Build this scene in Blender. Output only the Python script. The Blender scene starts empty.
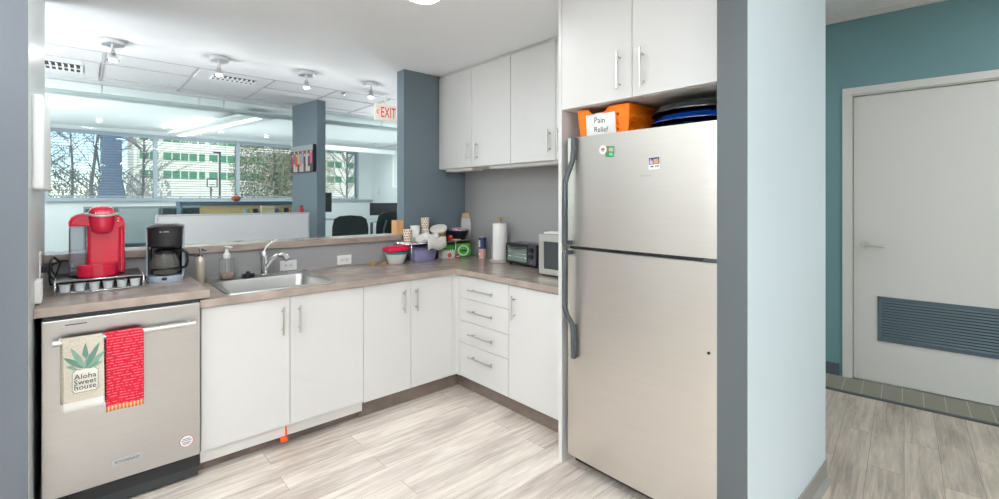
import bpy, bmesh, math, random
from mathutils import Vector, Matrix
random.seed(7)
PI = math.pi
S = bpy.context.scene
COL = S.collection

# ------------------------------------------------------------------ camera, world, sun, exposure
TH = math.radians(42.15)
cd = bpy.data.cameras.new('camera'); cam = bpy.data.objects.new('camera', cd); COL.objects.link(cam)
cam.location = (0, 0, 1.44); cam.rotation_euler = (PI/2, 0, -TH)
cd.sensor_width = 36; cd.lens = 463/999*36; cd.shift_y = -50/999; cd.clip_start = .05; cd.clip_end = 600
S.camera = cam
S.view_settings.view_transform = 'Standard'; S.view_settings.look = 'None'
S.view_settings.gamma = 1; S.view_settings.use_curve_mapping = False
S.view_settings.exposure = 0.2
S.cycles.use_denoising = True
S.cycles.max_bounces = 10; S.cycles.diffuse_bounces = 5; S.cycles.glossy_bounces = 5
S.cycles.transparent_max_bounces = 24; S.cycles.transmission_bounces = 8
S.cycles.sample_clamp_indirect = 6; S.cycles.caustics_reflective = False; S.cycles.caustics_refractive = False

w = bpy.data.worlds.new('sky'); S.world = w; w.use_nodes = True
wn = w.node_tree.nodes; wl = w.node_tree.links
sky = wn.new('ShaderNodeTexSky'); sky.sky_type = 'NISHITA'; sky.sun_disc = False
sky.sun_elevation = math.radians(38); sky.sun_rotation = math.radians(200); sky.dust_density = .4; sky.air_density = .8; sky.ozone_density = 1.5
wl.new(sky.outputs[0], wn['Background'].inputs[0]); wn['Background'].inputs[1].default_value = .22

sd = bpy.data.lights.new('sun', 'SUN'); sun = bpy.data.objects.new('sun', sd); COL.objects.link(sun)
sd.energy = 3.3; sd.angle = math.radians(1); sd.color = (1, .95, .86)
sun.rotation_euler = (math.radians(52), 0, math.radians(-24)); sun.location = (0, -20, 30)

LIGHT = 1.0
def area(name, loc, size, power, shape='DISK', size_y=None, color=(1, .975, .945), rot=(0, 0, 0), spread=PI):
    d = bpy.data.lights.new(name, 'AREA'); d.shape = shape; d.size = size
    if size_y: d.size_y = size_y
    d.energy = power*LIGHT; d.color = color; d.spread = spread
    o = bpy.data.objects.new(name, d); COL.objects.link(o); o.location = loc; o.rotation_euler = rot
    return o
LAMP = (.925, .975, 1)
DOWNLIGHTS = [(1.405, 2.18), (.1, 2.1), (.55, .7), (-.3, .75), (1.2, -.9), (.2, -.7), (-1.2, .75), (-1.2, -.7)]
for x, y in DOWNLIGHTS: area('downlight_lamp', (x, y, 2.545), .16, 5.2, color=LAMP)
FILL_DOWN = [(.9, -1.9, 7), (-1.2, -1.9, 7), (-2.7, .3, 12), (-2.7, 1.9, 12)]  # added fill lamps out of view, no fixtures built
for x, y, p in FILL_DOWN: area('fill_down_lamp', (x, y, 2.535), .56, p, 'SQUARE', color=LAMP)
FILL_UP = [(-.5, -.2, 1.2, 80, 2.3), (-1.4, 1.2, 1.2, 64, 2.25), (.3, -1.4, 1.2, 30, 1.9), (-1.8, -1.4, 1.2, 36, 1.9), (-2.4, 4.6, 1.1, 80, PI), (-2.2, 3.7, 1.1, 60, PI), (4.1, 5.3, 1.2, 46, PI)]   # added unseen lamps that brighten the ceiling, no fixtures
for x, y, z, p, sp in FILL_UP: area('fill_up_lamp', (x, y, z), .9, p, 'RECTANGLE', .25, LAMP, (PI, 0, TH), sp)
HALL = [(3.7, -.6), (3.7, -2.2), (3.7, 2.0)]
for x, y in HALL: area('hall_lamp', (x, y, 2.9), .16, 10.5, color=(.93, .98, 1))
OFFICE = [(-.6, 7.3, 42), (3.7, 8.0, 30), (-2.0, 8.2, 40), (1.6, 8.6, 30)]  # added lamps to brighten the office, up and down, without fixtures
for x, y, p in OFFICE:
    area('office_fill_up', (x, y, .95), .5, p*.62, 'RECTANGLE', 1.2, (1, .98, .965), (PI, 0, 0))
    area('office_fill_down', (x, y, 2.6), 1.3, 30, 'SQUARE', color=(1, .98, .965))
for x, y in ((.17, 4.25), (.81, 4.19), (1.472, 4.153), (2.07, 4.13)):
    d = bpy.data.lights.new('spot_bulb_lamp', 'POINT'); d.energy = 2.0; d.shadow_soft_size = .03; d.color = (1, .98, .95)
    o = bpy.data.objects.new('spot_bulb_lamp', d); COL.objects.link(o); o.location = (x, y, 2.395)

# ------------------------------------------------------------------ materials
MATS = {}
def mat(name, color, rough=.5, metal=0., spec=.5, emit=None, es=0., coat=0., noise=None, bump=None, trans=0., aniso=None):
    if name in MATS: return MATS[name]
    m = bpy.data.materials.new(name); m.use_nodes = True
    n = m.node_tree.nodes; l = m.node_tree.links; b = n['Principled BSDF']
    b.inputs['Base Color'].default_value = (*color, 1); b.inputs['Roughness'].default_value = rough
    b.inputs['Metallic'].default_value = metal; b.inputs['Specular IOR Level'].default_value = spec
    b.inputs['Coat Weight'].default_value = coat; b.inputs['Transmission Weight'].default_value = trans
    if emit: b.inputs['Emission Color'].default_value = (*emit, 1); b.inputs['Emission Strength'].default_value = es
    if noise or bump:
        tc = n.new('ShaderNodeTexCoord'); mp = n.new('ShaderNodeMapping'); l.new(tc.outputs['Object'], mp.inputs[0])
        nz = n.new('ShaderNodeTexNoise'); l.new(mp.outputs[0], nz.inputs[0])
        sc, amt, stretch = noise or bump
        mp.inputs['Scale'].default_value = stretch; nz.inputs['Scale'].default_value = sc; nz.inputs['Detail'].default_value = 5
        if noise:
            mx = n.new('ShaderNodeMix'); mx.data_type = 'RGBA'
            c0 = tuple(max(0, c*(1-amt)) for c in color); c1 = tuple(min(1, c*(1+amt)) for c in color)
            mx.inputs['A'].default_value = (*c0, 1); mx.inputs['B'].default_value = (*c1, 1)
            rp = n.new('ShaderNodeMapRange'); rp.inputs['From Min'].default_value = .3; rp.inputs['From Max'].default_value = .7
            l.new(nz.outputs['Fac'], rp.inputs[0]); l.new(rp.outputs[0], mx.inputs['Factor']); l.new(mx.outputs['Result'], b.inputs['Base Color'])
        if bump:
            bp = n.new('ShaderNodeBump'); bp.inputs['Strength'].default_value = bump[1]; bp.inputs['Distance'].default_value = .002
            l.new(nz.outputs['Fac'], bp.inputs['Height']); l.new(bp.outputs[0], b.inputs['Normal'])
    if aniso:
        b.inputs['Anisotropic'].default_value = aniso[0]; b.inputs['Anisotropic Rotation'].default_value = aniso[1]
        t = n.new('ShaderNodeTangent'); t.direction_type = 'RADIAL'; t.axis = 'Z'; l.new(t.outputs[0], b.inputs['Tangent'])
    MATS[name] = m; return m

def srgb(r, g, b):
    f = lambda c: (c/255/12.92) if c/255 <= .04045 else ((c/255+.055)/1.055)**2.4
    return (f(r), f(g), f(b))

def pane(name, tint=(1, 1, 1), rough=.0, base=.06, alpha=0., body=(.8, .8, .8), ior=1.5):
    # thin glass: transmits straight through, reflects by Fresnel, optional cloudy body
    if name in MATS: return MATS[name]
    m = bpy.data.materials.new(name); m.use_nodes = True; n = m.node_tree.nodes; l = m.node_tree.links
    n.remove(n['Principled BSDF']); out = n['Material Output']
    tr = n.new('ShaderNodeBsdfTransparent'); tr.inputs[0].default_value = (*tint, 1)
    gl = n.new('ShaderNodeBsdfGlossy'); gl.inputs['Roughness'].default_value = rough
    fr = n.new('ShaderNodeFresnel'); fr.inputs[0].default_value = ior
    mx = n.new('ShaderNodeMixShader'); l.new(fr.outputs[0], mx.inputs[0]); l.new(tr.outputs[0], mx.inputs[1]); l.new(gl.outputs[0], mx.inputs[2])
    last = mx
    if alpha:
        df = n.new('ShaderNodeBsdfDiffuse'); df.inputs[0].default_value = (*body, 1)
        m2 = n.new('ShaderNodeMixShader'); m2.inputs[0].default_value = alpha
        l.new(mx.outputs[0], m2.inputs[1]); l.new(df.outputs[0], m2.inputs[2]); last = m2
    l.new(last.outputs[0], out.inputs[0]); MATS[name] = m; return m

def wood_floor(name, c_dark, c_light, rot=0., rough=.42):
    m = bpy.data.materials.new(name); m.use_nodes = True; n = m.node_tree.nodes; l = m.node_tree.links; b = n['Principled BSDF']
    tc = n.new('ShaderNodeTexCoord'); mp = n.new('ShaderNodeMapping'); mp.inputs['Rotation'].default_value = (0, 0, rot); l.new(tc.outputs['Object'], mp.inputs[0])
    br = n.new('ShaderNodeTexBrick'); l.new(mp.outputs[0], br.inputs[0])
    br.inputs['Scale'].default_value = 1; br.inputs['Brick Width'].default_value = 1.22; br.inputs['Row Height'].default_value = .15
    br.inputs['Mortar Size'].default_value = .0012; br.inputs['Bias'].default_value = 0; br.offset = .37; br.offset_frequency = 2
    br.inputs['Color1'].default_value = (0, 0, 0, 1); br.inputs['Color2'].default_value = (1, 1, 1, 1); br.inputs['Mortar'].default_value = (.1, .1, .1, 1)
    mp2 = n.new('ShaderNodeMapping'); mp2.inputs['Scale'].default_value = (1.3, 16, 1); l.new(mp.outputs[0], mp2.inputs[0])
    add = n.new('ShaderNodeVectorMath'); add.operation = 'ADD'; l.new(mp2.outputs[0], add.inputs[0])
    sc = n.new('ShaderNodeVectorMath'); sc.operation = 'SCALE'; sc.inputs['Scale'].default_value = 7; l.new(br.outputs['Color'], sc.inputs[0]); l.new(sc.outputs[0], add.inputs[1])
    nz = n.new('ShaderNodeTexNoise'); nz.inputs['Scale'].default_value = 2.2; nz.inputs['Detail'].default_value = 9; nz.inputs['Roughness'].default_value = .68; nz.inputs['Distortion'].default_value = .6
    l.new(add.outputs[0], nz.inputs[0])
    mp3 = n.new('ShaderNodeMapping'); mp3.inputs['Scale'].default_value = (.9, 3.2, 1); l.new(mp.outputs[0], mp3.inputs[0])
    nz2 = n.new('ShaderNodeTexNoise'); nz2.inputs['Scale'].default_value = 1.7; nz2.inputs['Detail'].default_value = 4; l.new(mp3.outputs[0], nz2.inputs[0])
    m1 = n.new('ShaderNodeMath'); m1.operation = 'MULTIPLY_ADD'; m1.inputs[1].default_value = .2; l.new(br.outputs['Color'], m1.inputs[0])
    m2 = n.new('ShaderNodeMath'); m2.operation = 'MULTIPLY_ADD'; m2.inputs[1].default_value = 1.15; l.new(nz.outputs['Fac'], m2.inputs[0]); l.new(nz2.outputs['Fac'], m2.inputs[2])
    l.new(m2.outputs[0], m1.inputs[2])
    rp = n.new('ShaderNodeMapRange'); rp.inputs['From Min'].default_value = .78; rp.inputs['From Max'].default_value = 1.42; l.new(m1.outputs[0], rp.inputs[0])
    mx = n.new('ShaderNodeMix'); mx.data_type = 'RGBA'; mx.inputs['A'].default_value = (*c_dark, 1); mx.inputs['B'].default_value = (*c_light, 1)
    l.new(rp.outputs[0], mx.inputs['Factor'])
    mo = n.new('ShaderNodeMix'); mo.data_type = 'RGBA'; l.new(br.outputs['Fac'], mo.inputs['Factor']); l.new(mx.outputs['Result'], mo.inputs['A'])
    mo.inputs['B'].default_value = (*[c*.95 for c in c_dark], 1)
    l.new(mo.outputs['Result'], b.inputs['Base Color']); b.inputs['Roughness'].default_value = rough
    MATS[name] = m; return m

def stripes(name, base, line, period, width, axis='Z', rough=.9, noise_break=False, phase=0.):
    m = bpy.data.materials.new(name); m.use_nodes = True; n = m.node_tree.nodes; l = m.node_tree.links; b = n['Principled BSDF']
    tc = n.new('ShaderNodeTexCoord'); sx = n.new('ShaderNodeSeparateXYZ'); l.new(tc.outputs['Object'], sx.inputs[0])
    ad = n.new('ShaderNodeMath'); ad.operation = 'ADD'; ad.inputs[1].default_value = 10*period+phase; l.new(sx.outputs[axis], ad.inputs[0])
    md = n.new('ShaderNodeMath'); md.operation = 'MODULO'; md.inputs[1].default_value = period; l.new(ad.outputs[0], md.inputs[0])
    lt = n.new('ShaderNodeMath'); lt.operation = 'LESS_THAN'; lt.inputs[1].default_value = width; l.new(md.outputs[0], lt.inputs[0])
    fac = lt
    if noise_break:
        nz = n.new('ShaderNodeTexNoise'); nz.inputs['Scale'].default_value = 90; l.new(tc.outputs['Object'], nz.inputs[0])
        gt = n.new('ShaderNodeMath'); gt.operation = 'GREATER_THAN'; gt.inputs[1].default_value = .47; l.new(nz.outputs['Fac'], gt.inputs[0])
        mm = n.new('ShaderNodeMath'); mm.operation = 'MULTIPLY'; l.new(gt.outputs[0], mm.inputs[0]); l.new(lt.outputs[0], mm.inputs[1]); fac = mm
    mx = n.new('ShaderNodeMix'); mx.data_type = 'RGBA'; mx.inputs['A'].default_value = (*base, 1); mx.inputs['B'].default_value = (*line, 1)
    l.new(fac.outputs[0], mx.inputs['Factor']); l.new(mx.outputs['Result'], b.inputs['Base Color']); b.inputs['Roughness'].default_value = rough
    MATS[name] = m; return m

U1 = (1, 1, 1)
M_ceil = mat('ceiling_paint', srgb(246, 248, 251), .8)
M_tile = mat('ceiling_tile', srgb(240, 240, 241), .9, noise=(60, .05, U1))
M_white = mat('white_laminate', srgb(221, 220, 218), .38)
M_cab_in = mat('cabinet_carcass', srgb(222, 220, 216), .5)
M_seam = mat('seam_shadow_gap', srgb(90, 88, 86), .8)
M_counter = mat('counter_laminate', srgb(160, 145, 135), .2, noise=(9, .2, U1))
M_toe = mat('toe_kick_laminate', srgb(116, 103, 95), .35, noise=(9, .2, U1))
M_steel = mat('stainless_steel', (.52, .515, .51), .30, 1.0, aniso=(.6, 0.), noise=(30, .025, (.15, .15, 6)))
M_fsteel = mat('fridge_steel', (.65, .62, .58), .38, 1.0, noise=(30, .02, (.15, .15, 6)))
M_sink = mat('sink_steel', (.56, .555, .54), .36, 1.0)
M_nickel = mat('brushed_nickel', (.62, .60, .57), .32, 1.0)
M_chrome = mat('chrome', (.82, .83, .85), .08, 1.0)
M_black = mat('black_plastic', srgb(26, 27, 30), .28)
M_blackm = mat('black_matte', srgb(24, 25, 27), .6)
M_dkgrey = mat('dark_grey_plastic', srgb(66, 70, 73), .42)
M_grey = mat('grey_paint', srgb(156, 155, 155), .6)
M_pillar = mat('left_pillar_paint', srgb(90, 95, 102), .4)
M_endwall = mat('end_wall_paint', srgb(74, 80, 82), .5)
M_blue = mat('slate_blue_paint', srgb(107, 121, 131), .5)
M_ltblue = mat('pale_blue_paint', srgb(212, 226, 232), .55)
M_teal = mat('teal_paint', srgb(108, 146, 151), .55)
M_officew = mat('office_wall_paint', srgb(222, 226, 228), .7)
M_shell = mat('room_wall_paint', srgb(238, 238, 236), .8)
M_base = mat('grey_vinyl_base', srgb(150, 148, 142), .5)
M_dbase = mat('dark_vinyl_base', srgb(74, 84, 90), .5)
M_doorw = mat('door_paint', srgb(214, 214, 210), .5)
M_grille = mat('grille_slate', srgb(74, 90, 100), .5)
M_floor = wood_floor('wood_plank_floor', srgb(158, 139, 126), srgb(250, 239, 227))
M_hfloor = wood_floor('hall_plank_floor_dim', srgb(128, 116, 105), srgb(206, 194, 178), rot=math.radians(-6.7))  # same planks as the kitchen, the hall's dimmer light put into the colours
M_carpet = stripes('threshold_carpet', srgb(134, 132, 118), srgb(176, 172, 156), .115, .004, 'X')
M_ocarpet = mat('office_carpet', srgb(120, 122, 122), .95, noise=(80, .15, U1))
M_red = mat('red_gloss_plastic', srgb(204, 6, 54), .14, coat=.5)
M_silver = mat('silver_plastic', srgb(190, 192, 196), .3, .6)
M_paper = mat('paper_white', srgb(244, 243, 240), .8)
M_text = mat('black_ink', srgb(28, 28, 30), .7)
M_wtext = mat('white_print', srgb(245, 245, 248), .5)
M_orange = mat('orange_plastic', srgb(250, 122, 12), .35)
M_gold = mat('gold_metal', srgb(214, 176, 88), .3, .8)
M_glass = pane('clear_glass')
M_smoke = pane('smoke_glass', (.78, .80, .83), alpha=.25, body=srgb(205, 208, 214))
M_office_glass = pane('office_glass', srgb(244, 251, 250), alpha=.012, body=srgb(225, 240, 240), ior=1.2)  # faint milky body: reflected haze put into the glass colour
M_oven_glass = pane('oven_glass', srgb(160, 185, 175), alpha=.08, body=(.3, .36, .34))
M_mw_glass = pane('microwave_glass', srgb(90, 95, 100), alpha=.3, body=(.1, .11, .12))

# ------------------------------------------------------------------ mesh builder
class MB:
    def __init__(s): s.bm = bmesh.new(); s.mi = 0
    def _tag(s, faces, smooth=False):
        for f in faces: f.material_index = s.mi; f.smooth = smooth
    def m(s, i): s.mi = i; return s
    def box(s, x0, x1, y0, y1, z0, z1, bev=0., seg=2, M=None):
        r = bmesh.ops.create_cube(s.bm, size=1); v = r['verts']
        for q in v: q.co = Vector(((x0+x1)/2+q.co.x*(x1-x0), (y0+y1)/2+q.co.y*(y1-y0), (z0+z1)/2+q.co.z*(z1-z0)))
        fs = list({f for q in v for f in q.link_faces}); s._tag(fs)
        if bev:
            es = list({e for q in v for e in q.link_edges})
            r = bmesh.ops.bevel(s.bm, geom=es, offset=bev, segments=seg, affect='EDGES', profile=.5)
            s._tag(r['faces'], seg > 2); v = list({q for f in r['faces'] for q in f.verts} | {q for q in v if q.is_valid})
        if M: bmesh.ops.transform(s.bm, matrix=M, verts=[q for q in v if q.is_valid])
        return s
    def rings(s, rings, caps=True, closed=True, smooth=True, loop=False):
        vs = [[s.bm.verts.new(p) for p in r] for r in rings]; fs = []
        pairs = list(zip(vs, vs[1:])) + ([(vs[-1], vs[0])] if loop else [])
        for a, b in pairs:
            k = len(a)
            for i in range(k if closed else k-1):
                j = (i+1) % k; fs.append(s.bm.faces.new((a[i], a[j], b[j], b[i])))
        s._tag(fs, smooth)
        if caps and closed and not loop:
            c = [s.bm.faces.new(vs[0][::-1]), s.bm.faces.new(vs[-1])]; s._tag(c)
        return s
    def lathe(s, prof, c=(0, 0, 0), n=28, sx=1., sy=1., M=None, caps=True, smooth=True):
        R = []
        for r, z in prof:
            r = max(r, .0002)
            ring = [Vector((c[0]+r*sx*math.cos(2*PI*i/n), c[1]+r*sy*math.sin(2*PI*i/n), c[2]+z)) for i in range(n)]
            if M: ring = [M @ p for p in ring]
            R.append(ring)
        return s.rings(R, caps, True, smooth)
    def cyl(s, a, b, r, n=16, r2=None, caps=True):
        return s.tube([a, b], r, n, r2, caps)
    def tube(s, pts, r, n=10, r2=None, caps=True, flat=1.0, up=None):
        P = [Vector(p) for p in pts]; R = []
        nrm = None
        for i, p in enumerate(P):
            t = (P[min(i+1, len(P)-1)]-P[max(i-1, 0)]).normalized()
            if nrm is None:
                u = Vector(up) if up else (Vector((0, 0, 1)) if abs(t.z) < .9 else Vector((1, 0, 0)))
                nrm = (u - t*u.dot(t)).normalized()
            else: nrm = (nrm - t*nrm.dot(t)).normalized()
            bi = t.cross(nrm)
            rr = r if r2 is None else r+(r2-r)*i/(len(P)-1)
            R.append([p+nrm*rr*math.cos(2*PI*k/n)+bi*rr*flat*math.sin(2*PI*k/n) for k in range(n)])
        return s.rings(R, caps)
    def prism(s, poly, axis, a, b, smooth=False):
        def pt(u, v, h): return {'x': (h, u, v), 'y': (u, h, v), 'z': (u, v, h)}[axis]
        return s.rings([[Vector(pt(u, v, a)) for u, v in poly], [Vector(pt(u, v, b)) for u, v in poly]], True, True, smooth)
    def sphere(s, c, r, sx=1., sy=1., sz=1., u=18, v=12, M=None):
        mt = Matrix.Translation(c) @ Matrix.Diagonal((sx, sy, sz, 1))
        if M: mt = M @ mt
        q = bmesh.ops.create_uvsphere(s.bm, u_segments=u, v_segments=v, radius=r, matrix=mt)
        s._tag({f for x in q['verts'] for f in x.link_faces}, True); return s
    def text(s, t, size, M, ext=.0004, align='CENTER', sx=1.):
        c = bpy.data.curves.new('t', 'FONT'); c.body = t; c.size = size; c.extrude = ext; c.align_x = align; c.align_y = 'CENTER'; c.resolution_u = 2
        o = bpy.data.objects.new('t', c); COL.objects.link(o); bpy.context.view_layer.update()
        me = bpy.data.meshes.new_from_object(o.evaluated_get(bpy.context.evaluated_depsgraph_get()))
        me.transform(M @ Matrix.Diagonal((sx, 1, 1, 1))); k = len(s.bm.faces); s.bm.from_mesh(me); s.bm.faces.ensure_lookup_table()
        s._tag(s.bm.faces[k:]); bpy.data.objects.remove(o); bpy.data.curves.remove(c); bpy.data.meshes.remove(me); return s
    def build(s, name, m, parent=None, loc=None, rot=None):
        bmesh.ops.recalc_face_normals(s.bm, faces=s.bm.faces)
        for e in s.bm.edges:
            if len(e.link_faces) == 2 and e.calc_face_angle(0) > .7: e.smooth = False
        me = bpy.data.meshes.new(name); s.bm.to_mesh(me); s.bm.free()
        for q in (m if isinstance(m, (list, tuple)) else [m]): me.materials.append(q)
        o = bpy.data.objects.new(name, me); COL.objects.link(o)
        if parent: o.parent = parent
        if loc: o.location = loc
        if rot: o.rotation_euler = rot
        return o
def FACE_NEG_Y(x, y, z, tilt=0): # text plane facing -Y
    return Matrix.Translation((x, y, z)) @ Matrix.Rotation(tilt, 4, 'Y') @ Matrix.Rotation(PI/2, 4, 'X')
def FACE_NEG_X(x, y, z, tilt=0): # text plane facing -X (reads along -Y)
    return Matrix.Translation((x, y, z)) @ Matrix.Rotation(-PI/2, 4, 'Z') @ Matrix.Rotation(tilt, 4, 'Y') @ Matrix.Rotation(PI/2, 4, 'X')

def tag(o, label, cat, group=None, kind=None):
    o['label'] = label; o['category'] = cat
    if group: o['group'] = group
    if kind: o['kind'] = kind
    return o
def thing(name, label, cat, loc=(0, 0, 0), rz=0., group=None):
    o = bpy.data.objects.new(name, None); COL.objects.link(o); o.location = loc; o.rotation_euler = (0, 0, rz)
    o.empty_display_size = .05
    return tag(o, label, cat, group)
def struct(name, mb, m, parent=None):
    o = mb.build(name, m, parent)
    if parent is None: o['kind'] = 'structure'
    return o
def dup(root, loc, rz=None, label=None, group=None):
    def cp(o, par):
        c = o.copy(); COL.objects.link(c)
        if par: c.parent = par
        for ch in list(o.children): cp(ch, c)
        return c
    r = cp(root, None); r.location = loc
    if rz is not None: r.rotation_euler = (0, 0, rz)
    if label: r['label'] = label
    if group: r['group'] = group
    return r
def handle_v(parent, x, y, z0, z1, ax):   # vertical bar pull; ax: direction of its face ('-y' or '-x'); x,y lie on the door face
    mb = MB(); o = .034; sp = .026
    dx, dy = (0, -o) if ax == '-y' else (-o, 0)
    mb.cyl((x+dx, y+dy, z0), (x+dx, y+dy, z1), .006)
    for z in (z0+sp, z1-sp): mb.cyl((x, y, z), (x+dx, y+dy, z), .0045, 10)
    return mb.build('handle', M_nickel, parent)
def handle_h(parent, x, y0, y1, z):
    mb = MB(); mb.cyl((x-.034, y0, z), (x-.034, y1, z), .006)
    for y in (y0+.035, y1-.035): mb.cyl((x, y, z), (x-.034, y, z), .0045, 10)
    return mb.build('handle', M_nickel, parent)

# ------------------------------------------------------------------ the setting
CZ = 2.56
struct('floor', MB().box(-1.0, 2.5, -3.2, 3.6, -.08, 0), M_floor)
struct('floor_open_area', MB().box(-3.2, -1.0, -3.2, 3.6, -.08, 0), mat('unseen_dark_carpet', srgb(112, 106, 98), .95, noise=(80, .15, U1)))  # unseen floor, dark carpet added to dim the refrigerator's reflection
struct('floor_office', MB().box(-3.2, 6.2, 3.6, 10.2, -.08, 0), M_ocarpet)
struct('floor_hallway', MB().box(2.5, 6.2, -3.2, 3.6, -.08, 0), M_hfloor)
struct('ceiling', MB().box(-3.2, 2.84, -3.2, 4.63, CZ, CZ+.08), M_ceil)
struct('ceiling_hallway', MB().box(2.84, 6.2, -3.2, 4.63, 2.925, 3.0), M_tile)
struct('ceiling_office', MB().box(-3.2, 6.2, 5.82, 10.2, 2.62, 2.7), M_ceil)
struct('ceiling_tiles', MB().box(-3.2, 6.2, 4.63, 5.82, CZ+.004, CZ+.14), M_tile)
mb = MB()
for y in (4.63, 5.02, 5.62): mb.box(-3.2, 6.2, y-.011, y+.011, CZ-.002, CZ+.004)
for k in range(-5, 10):
    x = .135+.61*k; mb.box(x-.011, x+.011, 4.63, 5.82, CZ-.0015, CZ+.004)
struct('ceiling_grid', mb, mat('grid_paint', srgb(205, 206, 208), .6))
struct('wall_left', MB().box(-.5, -.15, 2.56, 3.66, 0, CZ), M_pillar)
struct('wall_left_side', MB().box(-3.2, -.5, 2.85, 2.95, 0, CZ), M_shell)  # unseen white wall, added for the refrigerator steel to reflect
struct('wall_left_return', MB().box(-.15, -.149, 2.562, 3.66, 0, CZ), mat('return_lit_tone', srgb(206, 210, 210), .35))  # thin paler sheet, light grazing this face put into its colour
struct('wall_half', MB().box(-.15, 2.06, 3.5, 3.66, 0, 1.095), M_grey)
struct('wall_blue', MB().box(2.06, 2.84, 3.5, 3.615, 0, CZ), M_blue)
struct('wall_right', MB().box(2.725, 2.84, .746, 3.5, 0, 2.925), [M_grey])
struct('wall_end', MB().box(1.784, 1.79, .64, .746, 0, 2.925), M_endwall)
struct('wall_stub', MB().box(1.79, 2.84, .64, .746, 0, 2.925), M_ltblue)
struct('wall_bulkhead', MB().box(2.80, 2.84, -3.2, .64, CZ+.08, 2.925).box(2.84, 6.2, 4.59, 4.63, CZ+.14, 2.925), M_shell)
struct('baseboard_stub', MB().box(1.784, 2.846, .634, .64, 0, .102).prism([(.612, 0), (.634, 0), (.634, .02)], 'x', 1.784, 2.846), M_base)
struct('wall_rear', MB().box(-3.2, 6.2, -3.3, -3.2, 0, 3.0), M_shell)
struct('wall_far_left', MB().box(-3.3, -3.2, -3.3, 10.2, 0, 3.0), M_shell)
struct('roof', MB().box(-3.4, 6.4, -3.4, 10.2, 3.02, 3.1), M_shell)
# far office wall with the window band
mb = MB(); YW = 10.0
mb.box(-3.2, 6.2, YW, YW+.2, 0, 1.44).box(-3.2, 6.2, YW, YW+.2, 2.56, 3.0)
mb.box(-3.2, -.42, YW, YW+.2, 1.44, 2.56).box(4.70, 6.2, YW, YW+.2, 1.44, 2.56)
struct('wall_window', mb, M_officew)
struct('wall_office_right', MB().box(5.04, 5.14, 4.63, 10.0, 0, 2.62), M_officew)
struct('wall_outer_right', MB().box(6.2, 6.3, -3.3, 10.2, 0, 3.0), M_shell)
M_frame = mat('window_aluminium', srgb(168, 174, 184), .4, .3)
WX = [(-.37, .94), (1.0, 2.22), (2.28, 3.5), (3.56, 4.67)]
for i, (a, b) in enumerate(WX):
    mb = MB(); e = .03
    a0 = a-e if i else a-.05
    mb.box(a0, a, YW-.02, YW+.1, 1.44, 2.56).box(b, b+e, YW-.02, YW+.1, 1.44, 2.56)
    mb.box(a, b, YW-.02, YW+.1, 1.44, 1.47).box(a, b, YW-.02, YW+.1, 2.53, 2.56)
    wd = struct('window_%d' % (i+1), mb, M_frame)
    MB().box(a, b, YW+.05, YW+.056, 1.47, 2.53).build('window_pane', M_glass, wd)
struct('trim_sill', MB().box(-.5, 5.04, YW-.07, YW, 1.415, 1.44), M_frame)
struct('trim_ledge', MB().box(-.148, 2.03, 3.478, 3.72, 1.095, 1.14, .002), M_counter)
# glass partition between the tiled zone and the window office
mb = MB(); mb.box(-3.2, 1.90, 5.79, 5.83, CZ-.03, CZ+.004).box(2.0, 5.04, 5.79, 5.83, CZ-.03, CZ+.004)
mb.box(-3.2, 1.90, 5.79, 5.83, 0, .05).box(2.0, 5.04, 5.79, 5.83, 0, .05)
gp = struct('wall_glass', mb, mat('glass_rail', srgb(206, 212, 214), .5))
for a, b in ((-3.2, 1.90), (2.0, 5.04)): MB().box(a, b, 5.806, 5.816, .05, CZ-.03).build('glass_pane', M_office_glass, gp)
struct('wall_column', MB().prism([(1.974, 5.24), (2.07, 5.24), (2.01, 5.785), (1.885, 5.785)], 'z', 0, CZ), M_blue)

# teal hallway wall in its own slightly turned frame: x along the wall to the camera's right, y into the wall
ang = math.atan2(-1, .117)
hall = bpy.data.objects.new('wall_teal', None)
def H(mb, name, m, kind=True, parent=None):
    o = mb.build(name, m, parent)
    if not parent: o.location = (4.6, .9, 0); o.rotation_euler = (0, 0, ang)
    if kind and not parent: o['kind'] = 'structure'
    return o
D0, D1, DT = .05, 1.06, 2.265
H(MB().box(-3.6, D0-.03, 0, .12, 0, 2.925).box(D1+.03, 3.0, 0, .12, 0, 2.925).box(D0-.03, D1+.03, 0, .12, DT+.03, 2.925), 'wall_teal', M_teal)
H(MB().box(-3.6, D0-.09, -.012, 0, 0, .1).box(D1+.09, 3.0, -.012, 0, 0, .1), 'baseboard_teal', M_dbase)
H(MB().box(-3.6, 3.0, -.02, 0, 2.885, 2.925), 'trim_teal', M_doorw)
mb = MB()
mb.box(D0-.07, D0-.015, -.02, .0, 0, DT+.07).box(D1+.015, D1+.07, -.02, .0, 0, DT+.07).box(D0-.015, D1+.015, -.02, 0, DT+.015, DT+.07)
mb.box(D0-.03, D0-.004, -.005, .11, 0, DT+.03).box(D1+.004, D1+.03, -.005, .11, 0, DT+.03).box(D0-.004, D1+.004, -.005, .11, DT+.004, DT+.03)
H(mb, 'trim_door', M_doorw)
door = H(MB().box(D0, D1, .012, .055, .008, DT, .002), 'door_1', M_doorw)
mb = MB(); g0, g1, gz0, gz1 = D0+.15, D1-.12, .335, .682
mb.box(g0, g1, .002, .012, gz0, gz0+.025).box(g0, g1, .002, .012, gz1-.025, gz1).box(g0, g0+.025, .002, .012, gz0, gz1).box(g1-.025, g1, .002, .012, gz0, gz1)
mb.build('louver_frame', M_grille, door)
mb = MB()
for k in range(14):
    z = gz0+.035+k*.0213; mb.box(g0+.025, g1-.025, -.007, .007, -.001, .001, M=Matrix.Translation((0, .004, z)) @ Matrix.Rotation(math.radians(52), 4, 'X'))
mb.build('louver_slats', mat('grille_slat', srgb(92, 112, 122), .5), door)
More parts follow.
